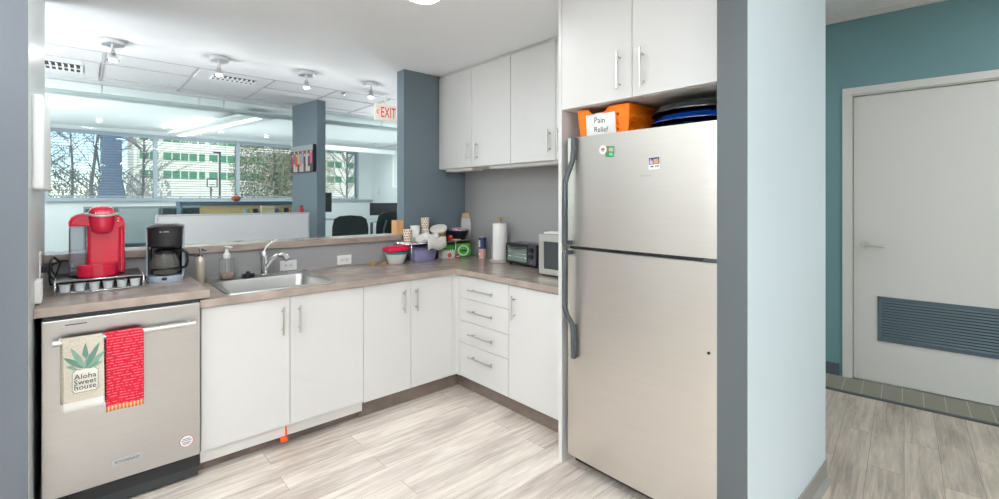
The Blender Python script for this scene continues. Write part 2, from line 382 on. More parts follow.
MB().box(g0+.02, g1-.02, .0105, .0118, gz0+.02, gz1-.02).build('louver_backing', mat('grille_dark', srgb(30, 38, 44), .6), door)
mb = MB(); hx, hz = D0+.075, 1.08
mb.cyl((hx, .012, hz), (hx, -.002, hz), .032, 24).cyl((hx, 0, hz), (hx, -.045, hz), .011, 14)
mb.tube([(hx-.004, -.045, hz), (hx+.04, -.048, hz), (hx+.09, -.046, hz-.002), (hx+.115, -.04, hz-.004)], .0105, 12)
mb.build('lever_handle', M_nickel, door)
H(MB().box(-3.6, 3.0, -.36, 0, 0, .006), 'floor_threshold', M_carpet)
H(MB().prism([(-.39, 0), (-.355, 0), (-.355, .010), (-.375, .009)], 'x', -3.6, 3.0), 'trim_threshold', M_dkgrey)

# the visible recessed downlight
M_glow = mat('lamp_diffuser', (1, 1, 1), .5, emit=(1, .98, .95), es=6)
for i, (x, y) in enumerate(DOWNLIGHTS[:1]):
    t = thing('ceiling_downlight', 'round recessed ceiling light above the kitchen floor, cut by the top edge', 'light', (x, y, CZ))
    MB().lathe([(.088, -.001), (.098, -.004), (.1, 0)], caps=False).lathe([(.1, 0), (.088, -.001)], caps=False).build('trim_ring', M_white, t)
    MB().lathe([(.0, -.003), (.088, -.003), (.088, -.001)]).build('diffuser', M_glow, t)

# ------------------------------------------------------------------ left run: dishwasher, base cabinets, counters
t = thing('dishwasher', 'stainless steel dishwasher under the raised end of the counter', 'dishwasher', (.165, 3.1, 0))
O = Vector((.165, 3.1, 0))
def L(mb): bmesh.ops.translate(mb.bm, verts=mb.bm.verts, vec=-O); return mb
L(MB().box(-.125, .455, 2.83, 3.42, .06, .926).box(-.1, -.07, 2.9, 2.93, 0, .06).box(.4, .43, 2.9, 2.93, 0, .06).box(-.1, -.07, 3.3, 3.33, 0, .06).box(.4, .43, 3.3, 3.33, 0, .06)).build('body', M_blackm, t)
dd = L(MB().box(-.125, .456, 2.79, 2.83, .135, .912, .004)).build('door', M_steel, t)
L(MB().box(-.12, .452, 2.835, 2.85, .012, .128)).build('kick_plate', mat('kick_black', srgb(44, 48, 50), .5), t)
mb = MB(); mb.cyl((-.085, 2.742, .822), (.425, 2.742, .822), .012, 18)
for x in (-.065, .405): mb.cyl((x, 2.79, .822), (x, 2.742, .822), .010, 12)
for x in (-.088, .412): mb.cyl((x, 2.742, .822), (x+.016, 2.742, .822), .0125, 18)
L(mb).build('handle', mat('satin_steel', (.66, .65, .64), .3, 1.0), dd)
L(MB().box(.106, .222, 2.785, 2.79, .205, .234, .0012)).build('badge', M_silver, dd)
L(MB().text('KITCHENAID', .0155, FACE_NEG_Y(.164, 2.7846, .2193))).build('badge_lettering', M_text, dd)
mb = MB(); mb.m(0).cyl((.397, 2.79, .222), (.397, 2.7892, .222), .03, 32).m(1).cyl((.397, 2.79, .222), (.397, 2.7889, .222), .0275, 32)
mb.m(2)
for z, l_ in ((.234, .016), (.226, .022), (.216, .018), (.209, .013)): mb.box(.397-l_, .397+l_, 2.7884, 2.7889, z-.0018, z+.0018)
L(mb).build('sticker', [mat('sticker_red', srgb(190, 70, 70), .5), M_paper, mat('sticker_ink', srgb(120, 124, 160), .6)], dd)
L(MB().box(-.05, .022, 2.7888, 2.79, .8845, .8885)).build('vent_slot', M_blackm, dd)
L(MB().box(-.12, .45, 2.80, 2.83, .914, .928)).build('top_strip', M_blackm, t)

tag(MB().box(-.148, .50, 2.80, 3.498, .93, .97, .0015).build('countertop', M_counter), 'raised brown laminate counter section over the dishwasher holding the coffee machines', 'countertop')
mb = MB(); z0, z1 = .88, .92
mb.box(.458, .60, 2.80, 3.498, z0, z1).box(.60, 1.19, 2.80, 2.885, z0, z1).box(.60, 1.19, 3.435, 3.498, z0, z1)
mb.box(1.19, 2.722, 2.80, 3.498, z0, z1).box(2.095, 2.722, 1.679, 2.80, z0, z1)
tag(mb.build('countertop', M_counter), 'long L-shaped brown laminate counter holding the sink and toaster oven', 'countertop')

def base_cab(label, x0, x1, y0, y1, ax, toe_m, zb, doors, hands, drawers=None, toe=(.0, .115), toe_back=.07, group='white base cabinets'):
    t = thing('base_cabinet' if not drawers else 'drawer_cabinet', label, 'cabinet', ((x0+x1)/2, (y0+y1)/2, 0), 0, None)
    off = Vector(t.location)
    def L2(mb): bmesh.ops.translate(mb.bm, verts=mb.bm.verts, vec=-off); return mb
    mb = MB(); th = .016
    mb.box(x0, x0+th, y0, y1, zb, .878).box(x1-th, x1, y0, y1, zb, .878) if ax == '-y' else mb.box(x0, x1, y0, y0+th, zb, .878).box(x0, x1, y1-th, y1, zb, .878)
    mb.box(x0, x1, y0, y1, zb, zb+th)
    mb.box(x0, x1, y1-.01, y1, zb, .878) if ax == '-y' else mb.box(x1-.01, x1, y0, y1, zb, .878)
    if ax == '-y': mb.box(x0, x1, y0, y0+th, .84, .878)
    else: mb.box(x0, x0+th, y0, y1, .84, .878)
    L2(mb).build('carcass', M_cab_in, t)
    if toe:
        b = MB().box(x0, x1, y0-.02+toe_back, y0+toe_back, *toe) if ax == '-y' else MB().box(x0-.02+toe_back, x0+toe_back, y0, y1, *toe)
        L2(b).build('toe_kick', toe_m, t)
    g = .0016; ft = .02
    for (a, b, za, zb_), h in zip(doors, hands):
        m_ = MB().box(a+g, b-g, y0-ft, y0, za+g, zb_-g, .0012) if ax == '-y' else MB().box(x0-ft, x0, a+g, b-g, za+g, zb_-g, .0012)
        d = L2(m_).build('drawer' if drawers else 'door', M_white, t)
        if ax == '-y': hb = handle_v(d, h[0], y0-ft, h[1], h[2], ax)
        elif drawers: hb = handle_h(d, x0-ft, h[0], h[1], h[2])
        else: hb = handle_v(d, x0-ft, h[0], h[1], h[2], ax)
        hb.data.transform(Matrix.Translation(-off))
    return t
base_cab('white sink base cabinet with two wide doors right of the dishwasher', .463, 1.362, 2.84, 3.49, '-y', M_cab_in, .13,
    [(.463, .906, .128, .876), (.906, 1.362, .128, .876)], [(.862, .665, .825), (.955, .663, .822)], toe=(.062, .13), toe_back=.022)
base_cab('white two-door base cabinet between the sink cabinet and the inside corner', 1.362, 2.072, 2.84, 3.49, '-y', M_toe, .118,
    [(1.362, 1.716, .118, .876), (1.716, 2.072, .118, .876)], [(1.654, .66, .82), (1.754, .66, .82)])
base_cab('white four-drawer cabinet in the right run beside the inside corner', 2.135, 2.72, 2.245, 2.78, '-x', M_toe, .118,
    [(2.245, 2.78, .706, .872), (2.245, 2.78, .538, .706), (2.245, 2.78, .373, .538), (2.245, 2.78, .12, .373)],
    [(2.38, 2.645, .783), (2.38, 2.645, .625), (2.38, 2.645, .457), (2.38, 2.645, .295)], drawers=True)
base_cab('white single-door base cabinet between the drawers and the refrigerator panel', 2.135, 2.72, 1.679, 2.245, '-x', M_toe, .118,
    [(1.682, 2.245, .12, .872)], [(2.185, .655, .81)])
mb = MB(); mb.box(2.074, 2.115, 2.822, 2.84, .118, .876).box(2.115, 2.135, 2.782, 2.84, .118, .876).box(2.072, 2.205, 2.89, 2.91, 0, .115).box(2.185, 2.205, 2.78, 2.89, 0, .115)
mb2 = MB().box(2.074, 2.115, 2.822, 2.84, .118, .876).box(2.115, 2.135, 2.782, 2.84, .118, .876)
t = thing('corner_filler', 'narrow white filler strip in the inside corner between the cabinet runs', 'filler panel', (2.115, 2.82, 0))
mb2.bm.verts.ensure_lookup_table(); bmesh.ops.translate(mb2.bm, verts=mb2.bm.verts, vec=(-2.115, -2.82, 0)); mb2.build('panel', M_white, t); mb.bm.free()
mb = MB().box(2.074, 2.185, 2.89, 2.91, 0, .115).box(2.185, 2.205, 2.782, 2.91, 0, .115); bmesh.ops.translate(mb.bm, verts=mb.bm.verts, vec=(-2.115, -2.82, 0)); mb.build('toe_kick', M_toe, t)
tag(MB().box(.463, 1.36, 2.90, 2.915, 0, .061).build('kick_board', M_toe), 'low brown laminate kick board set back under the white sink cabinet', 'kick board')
mb = MB(); mb.tube([(.89, 2.856, .128), (.89, 2.846, .11), (.89, 2.838, .09), (.888, 2.83, .06)], .010, 8, flat=.4).box(.855, .893, 2.818, 2.84, .038, .062, .002)
tag(mb.build('orange_strap', mat('orange_strap', srgb(232, 84, 28), .5)), 'small bright orange strap hanging under the sink cabinet doors', 'strap')

# ------------------------------------------------------------------ sink and faucet
t = thing('sink', 'rectangular stainless drop-in sink set in the brown counter', 'sink', (.895, 3.16, .92))
def rr(x0, x1, y0, y1, r, z, n=5):
    P = []
    for cx, cy, a0 in ((x1-r, y1-r, 0), (x0+r, y1-r, 90), (x0+r, y0+r, 180), (x1-r, y0+r, 270)):
        for k in range(n+1):
            a = math.radians(a0+90*k/n); P.append(Vector((cx+r*math.cos(a), cy+r*math.sin(a), z)))
    return P
mb = MB()
mb.rings([rr(-.305, .305, -.31, .30, .03, 0), rr(-.303, .303, -.308, .298, .03, .006), rr(-.29, .29, -.295, .285, .03, .007), rr(-.272, .272, -.277, .185, .05, .002),
    rr(-.266, .266, -.271, .179, .055, -.02), rr(-.255, .255, -.26, .168, .06, -.15), rr(-.2, .2, -.2, .11, .06, -.165)], caps=False)
mb.rings([rr(-.2, .2, -.2, .11, .06, -.165), rr(-.04, .04, -.08, .0, .04, -.168)], caps=False)
mb.build('basin', M_sink, t)
MB().lathe([(.045, -.167), (.045, -.164), (.03, -.166), (.0, -.169)], c=(0, -.04, 0), caps=False).build('drain', M_chrome, t)
MB().lathe([(.018, 0), (.018, .01), (.01, .014), (.0, .015)], c=(.17, .245, .007), n=16).build('hole_cover', M_chrome, t)

t = thing('faucet', 'chrome single-lever pull-out faucet on the back rim of the sink', 'faucet', (.925, 3.405, .927), math.radians(24)); t.scale = (.9, .9, .86)
mb = MB(); mb.lathe([(.028, 0), (.030, .008), (.024, .014), (.0225, .12), (.026, .14), (.027, .17), (.02, .19), (.0, .195)])
mb.build('body', M_chrome, t)
mb = MB(); pts = []
for k in range(13):
    a = k/12; pts.append((.0+.0*a, -.01-.19*a, .06+.36*a*(1-a)*1.05+.03*a))
pts = [(0, -.005, .05), (.012, -.03, .09), (.022, -.06, .13), (.03, -.095, .155), (.035, -.13, .163)]
mb.tube(pts, .0165, 14); mb.build('spout', M_chrome, t)
mb = MB(); mb.tube([(.034, -.125, .163), (.037, -.155, .16), (.04, -.18, .148), (.042, -.197, .128)], .019, 16, r2=.0245); sp = mb.build('spray_head', M_chrome, t)
MB().tube([(.034, -.122, .164), (.0345, -.128, .1637)], .0205, 16).build('collar', M_blackm, t)
mb = MB(); mb.tube([(0, 0, .185), (.01, -.01, .22), (.03, -.03, .25), (.055, -.055, .27)], .008, 10, r2=.006); mb.sphere((.06, -.06, .273), .0095)
mb.build('lever', M_chrome, t)

mb = MB(); mb.lathe([(.04, 0), (.042, .004), (.03, .01), (.022, .022), (.012, .024), (.012, .036), (.0, .037)], n=20)
for k in range(5):
    a = 2*PI*k/5; mb.box(.018, .04, -.007, .007, .008, .02, .003, M=Matrix.Rotation(a, 4, 'Z'))
tag(mb.build('sink_strainer', M_blackm, loc=(.825, 3.40, .927)), 'black rubber sink strainer on the back rim left of the faucet', 'strainer')

# soap bottles
t = thing('soap_bottle', 'clear square soap bottle with white pump and pinkish soap behind the sink', 'bottle', (.70, 3.395, .927), math.radians(20))
MB().box(-.036, .036, -.024, .024, 0, .135, .008, 3).build('bottle_body', pane('soap_plastic', (.97, .97, .97), alpha=.14, body=(.9, .9, .9)), t)
MB().box(-.034, .034, -.022, .022, .002, .04, .006, 3).build('soap', mat('pink_soap', srgb(226, 176, 158), .3), t)
mb = MB(); mb.lathe([(.02, .135), (.021, .16), (.012, .168), (.008, .195), (.008, .205)]); mb.box(-.012, .012, -.045, .012, .2, .212, .004); mb.cyl((0, 0, .02), (0, 0, .135), .003, 8)
mb.build('pump', M_paper, t)
t = thing('pump_bottle', 'slim champagne-silver lotion bottle beside the coffee maker', 'bottle', (.548, 3.36, .92))
MB().lathe([(.026, 0), (.029, .004), (.029, .13), (.027, .15), (.015, .163), (.012, .17)]).build('bottle_body', mat('champagne_metal', srgb(196, 186, 172), .35, .5), t)
mb = MB(); mb.lathe([(.013, .168), (.013, .185), (.006, .187), (.006, .21)]); mb.tube([(0, 0, .21), (.012, -.01, .212), (.03, -.024, .204)], .006, 8); mb.lathe([(.01, .205), (.01, .218), (0, .22)], n=14)
mb.build('pump', mat('dark_chrome', (.25, .25, .27), .2, 1), t)

# wall outlets
def outlet(label, x, y, z, wx=.115, hz=.072):
    t = thing('wall_outlet', label, 'outlet', (x, y, z), 0)
    MB().box(-wx/2, wx/2, -.006, 0, -hz/2, hz/2, .002).build('cover_plate', M_paper, t)
    mb = MB()
    mb.m(0).box(-.034, .034, -.0075, -.006, -.017, .017).m(1)
    for s in (-1, 1):
        mb.box(s*.018-.005, s*.018-.003, -.008, -.0075, -.006, .006).box(s*.018+.003, s*.018+.005, -.008, -.0075, -.005, .005)
    mb.build('receptacle', [mat('outlet_face', srgb(236, 236, 232), .4), M_dkgrey], t); return t
outlet('white horizontal wall outlet directly right of the faucet', 1.112, 3.5, .966)
outlet('white horizontal wall outlet further right, nearer the food containers', 1.53, 3.5, .969)

# ------------------------------------------------------------------ coffee corner
RX, RY, RZ = .08, 3.29, .97
t = thing('pod_rack', 'silver wire pod rack under the red coffee machine', 'rack', (RX, RY, RZ))
mb = MB(); hw, hd, h = .172, .165, .066
for z in (.006, h):
    for a, b in (((-hw, -hd), (hw, -hd)), ((hw, -hd), (hw, hd)), ((hw, hd), (-hw, hd)), ((-hw, hd), (-hw, -hd))): mb.cyl((*a, z), (*b, z), .0035, 8)
for x, y in ((-hw, -hd), (hw, -hd), (hw, hd), (-hw, hd)): mb.cyl((x, y, 0), (x, y, h), .0045, 8)
mb.build('frame', M_chrome, t)
MB().box(-hw, hw, -hd+.004, hd, h-.003, h+.001).build('top_plate', mat('rack_dark', srgb(58, 58, 60), .4, .5), t)
mb = MB()
for k in range(5): mb.cyl((-hw, -hd+.045+.07*k, .006), (hw, -hd+.045+.07*k, .006), .002, 6)
for k in range(3): mb.sphere((-hw+.06+.11*k, -hd-.004, .008), .005, u=8, v=6)
mb.build('drawer_wires', M_chrome, t)
mb = MB(); mb.lathe([(.018, 0), (.0225, .036), (.0255, .037), (.0255, .040), (.0, .0405)], n=18)
pod = tag(mb.build('coffee_pod', mat('pod_white', srgb(238, 244, 248), .4), loc=(RX-.137, RY-.13, RZ+.009)), 'pale grey coffee pod in the wire rack, leftmost of six', 'coffee pod', 'coffee pods in the front row of the rack')
for k, w_ in zip(range(1, 6), ('second from the left', 'third from the left', 'third from the right', 'second from the right', 'rightmost')): dup(pod, (RX-.137+.055*k, RY-.13, RZ+.009), label='pale grey coffee pod in the wire rack, %s of six' % w_)

t = thing('coffee_machine', 'glossy red single-serve coffee machine with a grey water tank at left', 'coffee machine', (.068, 3.3, 1.0375))
mb = MB(); mb.box(-.042, .098, -.04, .15, 0, .30, .018, 4); bd = mb.build('body', M_red, t)
prof = [(-.114, .262), (-.114, .285), (-.105, .308), (-.085, .322), (-.05, .330), (.05, .330), (.08, .322), (.104, .302), (.112, .27), (.114, .25), (.098, .25), (.09, .262)]
mb = MB(); mb.prism(prof, 'y', -.055, .15); bmesh.ops.bevel(mb.bm, geom=[e for e in mb.bm.edges if abs(e.verts[0].co.y-e.verts[1].co.y) < 1e-5], offset=.012, segments=3, affect='EDGES')
for f in mb.bm.faces: f.smooth = True
mb.build('top_housing', M_red, t)
mb = MB(); mb.box(.085, .1135, -.03, .15, 0, .262, .012, 4); mb.build('side_panel', M_red, t)
mb = MB(); mb.lathe([(.0, .222), (.03, .224), (.043, .234), (.051, .27), (.056, .314), (.058, .322)], c=(.017, -.062, 0), n=36, caps=False)
mb.lathe([(.058, .322), (.055, .338), (.046, .356), (.028, .366), (.0, .369)], c=(.017, -.062, 0), n=36, caps=False)
mb.box(-.03, .064, -.06, .06, .25, .355, .02, 4)
hd_ = mb.build('brew_head', M_red, t)
mb = MB(); R = [[Vector((.017+(.0615+.006*math.cos(b))*math.cos(a)*1.04, -.062+(.0615+.006*math.cos(b))*math.sin(a), .317+.006*math.sin(b)+.014*max(0, abs(math.cos(a))-.3))) for b in [2*PI*q/8 for q in range(8)]] for a in [PI*.98+PI*1.04*k/24 for k in range(25)]]
mb.rings(R); mb.build('silver_band', M_silver, hd_)
mb = MB(); mb.text('KEURIG', .0155, FACE_NEG_Y(.017, -.1215, .332) @ Matrix.Rotation(-.25, 4, 'X'), sx=1.1); mb.build('lettering', M_wtext, hd_)
mb = MB(); mb.box(-.113, -.044, -.03, .14, .0, .262, .014, 4); mb.build('water_tank', M_smoke, t)
MB().box(-.108, -.05, -.02, .13, .0, .03, .004).build('tank_base', M_dkgrey, t)
mb = MB()
pl = [(-.085, .0)]+[(.0-.085*math.cos(PI*k/14), -.045-.1*math.sin(PI*k/14)**.6) for k in range(15)]+[(.085, .0)]
mb.rings([[Vector((x, y, z)) for x, y in pl] for z in (0, .066)], True, True, False)
bmesh.ops.bevel(mb.bm, geom=[e for e in mb.bm.edges if abs(e.verts[0].co.z-e.verts[1].co.z) < 1e-5], offset=.006, segments=3, affect='EDGES'); mb.build('drip_tray', M_red, t)
mb = MB()
for k in range(4): mb.box(.068+.011*(k % 2)*1.6-.006, .068+.011*(k % 2)*1.6+.002, -.056, -.054, .285+.014*(k//2), .289+.014*(k//2))
mb.build('buttons', M_wtext, t)

t = thing('coffee_maker', 'black drip coffee maker with pale grey base right of the red machine', 'coffee maker', (.37, 3.315, .97), math.radians(-10))
mb = MB()
def ov(x, y0, y1, z, n=14): return [Vector((x*math.cos(a) if True else 0, 0, 0)) for a in (0,)]
def dshape(wd, yf, yb, z, n=16):
    P = [Vector((wd, yb, z)), Vector((-wd, yb, z))]
    for k in range(n+1):
        a = PI+PI*k/n; P.append(Vector((wd*math.cos(a), yf*.35+(-yf*.65 if False else 0)+(yf*.65)*-math.sin(a) if False else (yf*.45)+(yf*.55)*(-math.sin(a)), z)))
    return P
mb.rings([dshape(.084, -.105, .09, z) for z in (0, .006)] + [dshape(.084, -.105, .09, .012), dshape(.080, -.10, .09, .034)], True, True, False); mb.build('base', mat('pale_grey_plastic', srgb(158, 170, 184), .35), t)
MB().lathe([(.05, .034), (.05, .038), (.0, .038)], c=(0, -.03, 0)).build('hot_plate', M_blackm, t)
MB().box(-.075, .075, .035, .09, .03, .2, .01, 3).build('rear_column', M_black, t)
mb = MB(); mb.rings([dshape(.07, -.085, .09, .196), dshape(.082, -.1, .09, .205), dshape(.085, -.104, .09, .30), dshape(.088, -.108, .092, .312), dshape(.08, -.098, .088, .322), dshape(.05, -.06, .07, .33)], True, True, True); hs = mb.build('brew_housing', M_black, t)
for s in (-1, 1): MB().box(s*.0845-.004, s*.0845+.004, -.045, .07, .012, .305, .003).build('side_strip', mat('pale_grey_plastic', (0, 0, 0)), t)
MB().text('MR. COFFEE', .0085, FACE_NEG_Y(0, -.1045, .286)).build('lettering', M_wtext, hs)
MB().lathe([(.014, 0), (.014, .004), (.0, .005)], n=20, sy=.6, M=Matrix.Translation((0, -.103, .022)) @ Matrix.Rotation(PI/2, 4, 'X')).build('switch', M_blackm, t)
t = thing('carafe', 'round glass coffee carafe with black handle standing in the black coffee maker', 'carafe', t.matrix_basis @ Vector((0, -.03, .039)), math.radians(-10))
MB().lathe([(.048, 0), (.058, .008), (.068, .035), (.069, .06), (.062, .085), (.048, .112), (.046, .124)], caps=False, n=36).lathe([(0, .0005), (.048, 0)], caps=False, n=36).build('glass_bowl', pane('carafe_glass', (.9, .9, .88), alpha=.2, body=(.55, .54, .5)), t)  # grey body tone stands in for bright reflections on the bowl
mb = MB(); mb.lathe([(.05, .118), (.052, .124), (.052, .134), (.04, .142), (.0, .144)], n=30); mb.build('lid', M_black, t)
mb = MB(); mb.tube([(.045, -.01, .135), (.085, -.02, .138), (.104, -.025, .118), (.106, -.026, .07), (.098, -.024, .04), (.082, -.02, .035)], .009, 10, flat=1.3); mb.build('handle', M_black, t)
mb = MB(); mb.lathe([(.0665, .028), (.0698, .03), (.0698, .038), (.0695, .04)], caps=False, n=36); mb.build('band', M_black, t)

# outlet, plugs, cords and white box on the left wall
t = thing('wall_outlet', 'white outlet with a plug on the left wall behind the pod rack', 'outlet', (-.15, 3.2, 1.12))
MB().box(0, .007, -.04, .04, -.062, .062, .002).build('cover_plate', M_paper, t)
MB().box(.007, .034, -.018, .018, -.04, -.006, .004).build('plug', M_blackm, t)
mb = MB(); mb.tube([(-.113, 3.2, 1.1), (-.112, 3.25, 1.13), (-.105, 3.36, 1.14), (-.08, 3.465, 1.1), (-.1, 3.472, 1.02), (-.06, 3.474, 1.0), (.0, 3.476, 1.05)], .0045, 8)
mb.tube([(-.112, 3.21, 1.095), (-.118, 3.3, 1.03), (-.118, 3.4, .99), (-.05, 3.478, .98), (.1, 3.484, .977), (.28, 3.484, .977), (.3, 3.47, .975)], .004, 8)
for i in range(2):
    P = [Vector((-.068+.06*math.cos(a)*(1-.2*i), 3.474+.006*i+.001*k, 1.05+.055*math.sin(a)+.02*i)) for k, a in enumerate([2*PI*q/16 for q in range(17)])]
    mb.tube(P, .004, 8)
tag(mb.build('power_cord', M_blackm), 'tangled black power cords in the corner left of the red coffee machine', 'cord')
t = thing('wall_box', 'shallow white box mounted high on the left wall', 'box', (-.15, 2.98, 1.68))
mb = MB(); mb.box(0, .038, -.27, .27, -.2, .2, .012, 3).build('housing', mat('white_enamel', srgb(246, 246, 246), .35), t)
mb = MB(); mb.box(.001, .039, .27, .272, -.17, .1); mb.build('side_sheet', mat('peach_paper', srgb(236, 200, 186), .8), t)
t = thing('plug_adapter', 'small white box fixed low on the left wall above the counter end', 'box', (-.15, 2.93, 1.04))
MB().box(0, .022, -.05, .05, -.06, .04, .004).build('housing', M_paper, t); MB().box(.022, .0235, -.03, .03, -.04, .02).build('face_plate', mat('outlet_face', (1, 1, 1)), t)

# ------------------------------------------------------------------ towels on the dishwasher handle
BY, BZ = 2.742, .822
def towel(x0, x1, zf, zb, shift=0., flare=0., seed=0, amp=.004):
    rnd = random.Random(seed); ph = rnd.random()*6
    mb = MB(); n = 24; rows = []
    path = []
    for k in range(9): path.append((BY+.014+.003, zb+(BZ-zb)*k/8))
    for k in range(1, 8):
        a = PI*k/8; path.append((BY+.0165*math.cos(a), BZ+.0165*math.sin(a)))
    for k in range(15): path.append((BY-.0165, BZ-(BZ-zf)*k/14))
    R = []
    for j, (y, z) in enumerate(path):
        front = j >= 15; q = (BZ-z)/max(.01, BZ-zf) if front else 0
        row = []
        for i in range(n+1):
            u = i/n; x = x0+(x1-x0)*u+(flare*q if front else -.006)
            yy = y+(-amp*q*math.sin(u*7+ph)-.004*q if front else 0)
            row.append(Vector((x, yy, z+(shift*u if (front and q > .98) else 0))))
        R.append(row)
    mb.rings(R, caps=False, closed=False)
    return mb, (lambda x, z: BY-.0165-amp*((BZ-z)/(BZ-zf))*math.sin((x-x0-flare*((BZ-z)/(BZ-zf)))/(x1-x0)*7+ph)-.004*((BZ-z)/(BZ-zf)))
def solid(o, th):
    m = o.modifiers.new('thick', 'SOLIDIFY'); m.thickness = th; m.offset = 0; return o
t = thing('dish_towel', 'beige dish towel with a printed pineapple and white hem on the dishwasher handle', 'towel', (0, 0, 0))
mb, ty = towel(-.058, .078, .52, .55, flare=.003, seed=3, amp=.0008)
for f in mb.bm.faces:
    c = f.calc_center_median()
    if c.z < .553: f.material_index = 1
    elif c.z < .563 and c.y < BY: f.material_index = 2
solid(mb.build('cloth', [mat('linen_beige', srgb(206, 197, 180), .95, noise=(140, .12, U1)), mat('linen_white', srgb(238, 236, 230), .95), mat('linen_grey', srgb(138, 128, 120), .95)], t), .004)
mb = MB()
def flat_poly(pts, off=.0032):
    f = mb.bm.faces.new([mb.bm.verts.new((x, ty(x, z)-off, z)) for x, z in pts]); f.material_index = mb.mi
mb.m(0)
jc = (.016, .652)
jar = [(-.036, -.035), (-.03, -.044), (.03, -.044), (.036, -.035), (.036, .03), (.022, .045), (-.022, .045), (-.036, .03)]
mb.m(1); flat_poly([(jc[0]+x*1.2, jc[1]+z*1.2) for x, z in jar], .003)
mb.m(0); flat_poly([(jc[0]+x*1.14, jc[1]+z*1.15) for x, z in jar], .0034)
def leaf(cx, cz, a, ln, wd, mi):
    mb.m(mi); ca, sa = math.sin(a), math.cos(a)
    P = []
    for u, v in ((0, 0), (.25, .8), (.5, 1), (.75, .7), (1, 0), (.75, -.7), (.5, -1), (.25, -.8)):
        P.append((cx+u*ln*ca+v*wd*sa, cz+u*ln*sa-v*wd*ca))
    flat_poly(P, .0036+.0001*len(mb.bm.faces) % .0008)
for a, ln, mi in ((-1.25, .06, 2), (1.25, .055, 2), (-.85, .085, 3), (.8, .085, 2), (-.45, .10, 2), (.42, .105, 3), (0, .10, 3), (-.2, .06, 4), (.25, .06, 2), (-1.0, .045, 4), (1.0, .05, 3)):
    leaf(jc[0], .70, a, ln*1.12, .0105, mi)
mb.m(5)
for tx, dz in (('Aloha', .016), ('Sweet', -.008), ('house', -.030)):
    mb.bm.verts.index_update(); n0 = len(mb.bm.verts); mb.text(tx, .031, FACE_NEG_Y(jc[0], 2.7, jc[1]+dz), ext=.0002); mb.bm.verts.ensure_lookup_table()
    for v in mb.bm.verts[n0:]: v.co.y = ty(v.co.x, v.co.z)-.0058+(v.co.y-2.7)
mb.build('pineapple_print', [mat('print_white', srgb(232, 228, 216), .9), mat('print_line', srgb(110, 120, 112), .9), mat('leaf_green', srgb(126, 158, 138), .9), mat('leaf_dark', srgb(92, 126, 112), .9), mat('leaf_pink', srgb(206, 176, 176), .9), M_text], t)
t = thing('dish_towel', 'bright red ribbed dish towel with gold border on the dishwasher handle', 'towel', (0, 0, 0))
mb, ty2 = towel(.086, .220, .486, .52, shift=.0, flare=.0, seed=11)
for f in mb.bm.faces:
    if f.calc_center_median().z < .503: f.material_index = 1
solid(mb.build('cloth', [stripes('red_stripes', srgb(184, 4, 38), srgb(226, 120, 134), .0125, .0028, noise_break=True), stripes('gold_border', srgb(216, 120, 60), srgb(226, 190, 150), .013, .006, 'X')], t), .007)

# ------------------------------------------------------------------ upper cabinets
def wall_cab(label, y0, y1, split, z0, z1, xf, hands, bottom_light=None):
    t = thing('wall_cabinet', label, 'cabinet', (2.57 if xf > 2.2 else 2.34, (y0+y1)/2, z0))
    off = Vector(t.location)
    def L2(mb): bmesh.ops.translate(mb.bm, verts=mb.bm.verts, vec=-off); return mb
    L2(MB().box(xf+.021, 2.722, y0, y1, z0, z1)).build('carcass', M_cab_in, t)
    g = .0018; ys = [y0]+split+[y1]
    for a, b, h in zip(ys, ys[1:], hands):
        d = L2(MB().box(xf, xf+.02, a+g, b-g, z0+g, z1-.022, .0012)).build('door', M_white, t)
        hb = handle_v(d, xf, h[0], h[1], h[2], '-x'); hb.data.transform(Matrix.Translation(-off))
    L2(MB().box(xf+.008, xf+.021, y0, y1, z1-.02, z1)).build('top_filler', mat('filler_grey', srgb(200, 198, 196), .5), t)
    return t
wall_cab('white two-door wall cabinet nearest the slate blue wall', 2.55, 3.495, [3.02], 1.712, CZ-.002, 2.42, [(2.945, 1.762, 1.918), (3.065, 1.762, 1.918)])
wall_cab('white wall cabinet in the upper run beside the refrigerator panel', 1.679, 2.548, [2.10], 1.712, CZ-.002, 2.42, [(2.06, 1.765, 1.925), (2.148, 1.765, 1.925)])
wall_cab('white two-door cabinet above the refrigerator', .765, 1.648, [1.213], 1.927, CZ-.002, 1.95, [(1.152, 1.965, 2.145), (1.278, 1.975, 2.155)])
for lab, y0, y1, x0 in (('short white under-cabinet light bar near the slate blue wall', 3.07, 3.46, 2.47), ('long white under-cabinet light bar nearer the refrigerator', 1.72, 2.85, 2.47)):
    t = thing('cabinet_light', lab, 'light', (x0+.06, (y0+y1)/2, 1.712))
    hl = (y1-y0)/2
    MB().box(-.06, .06, -hl, hl, -.022, 0, .003).build('housing', M_paper, t); MB().box(-.05, .05, -hl+.02, hl-.02, -.0235, -.022).build('lens', mat('lens_plastic', srgb(236, 234, 228), .3), t)
tag(MB().box(1.955, 2.722, 1.652, 1.676, 0, CZ-.002, .001).build('gable_panel', M_white), 'tall white side panel standing left of the refrigerator', 'panel')

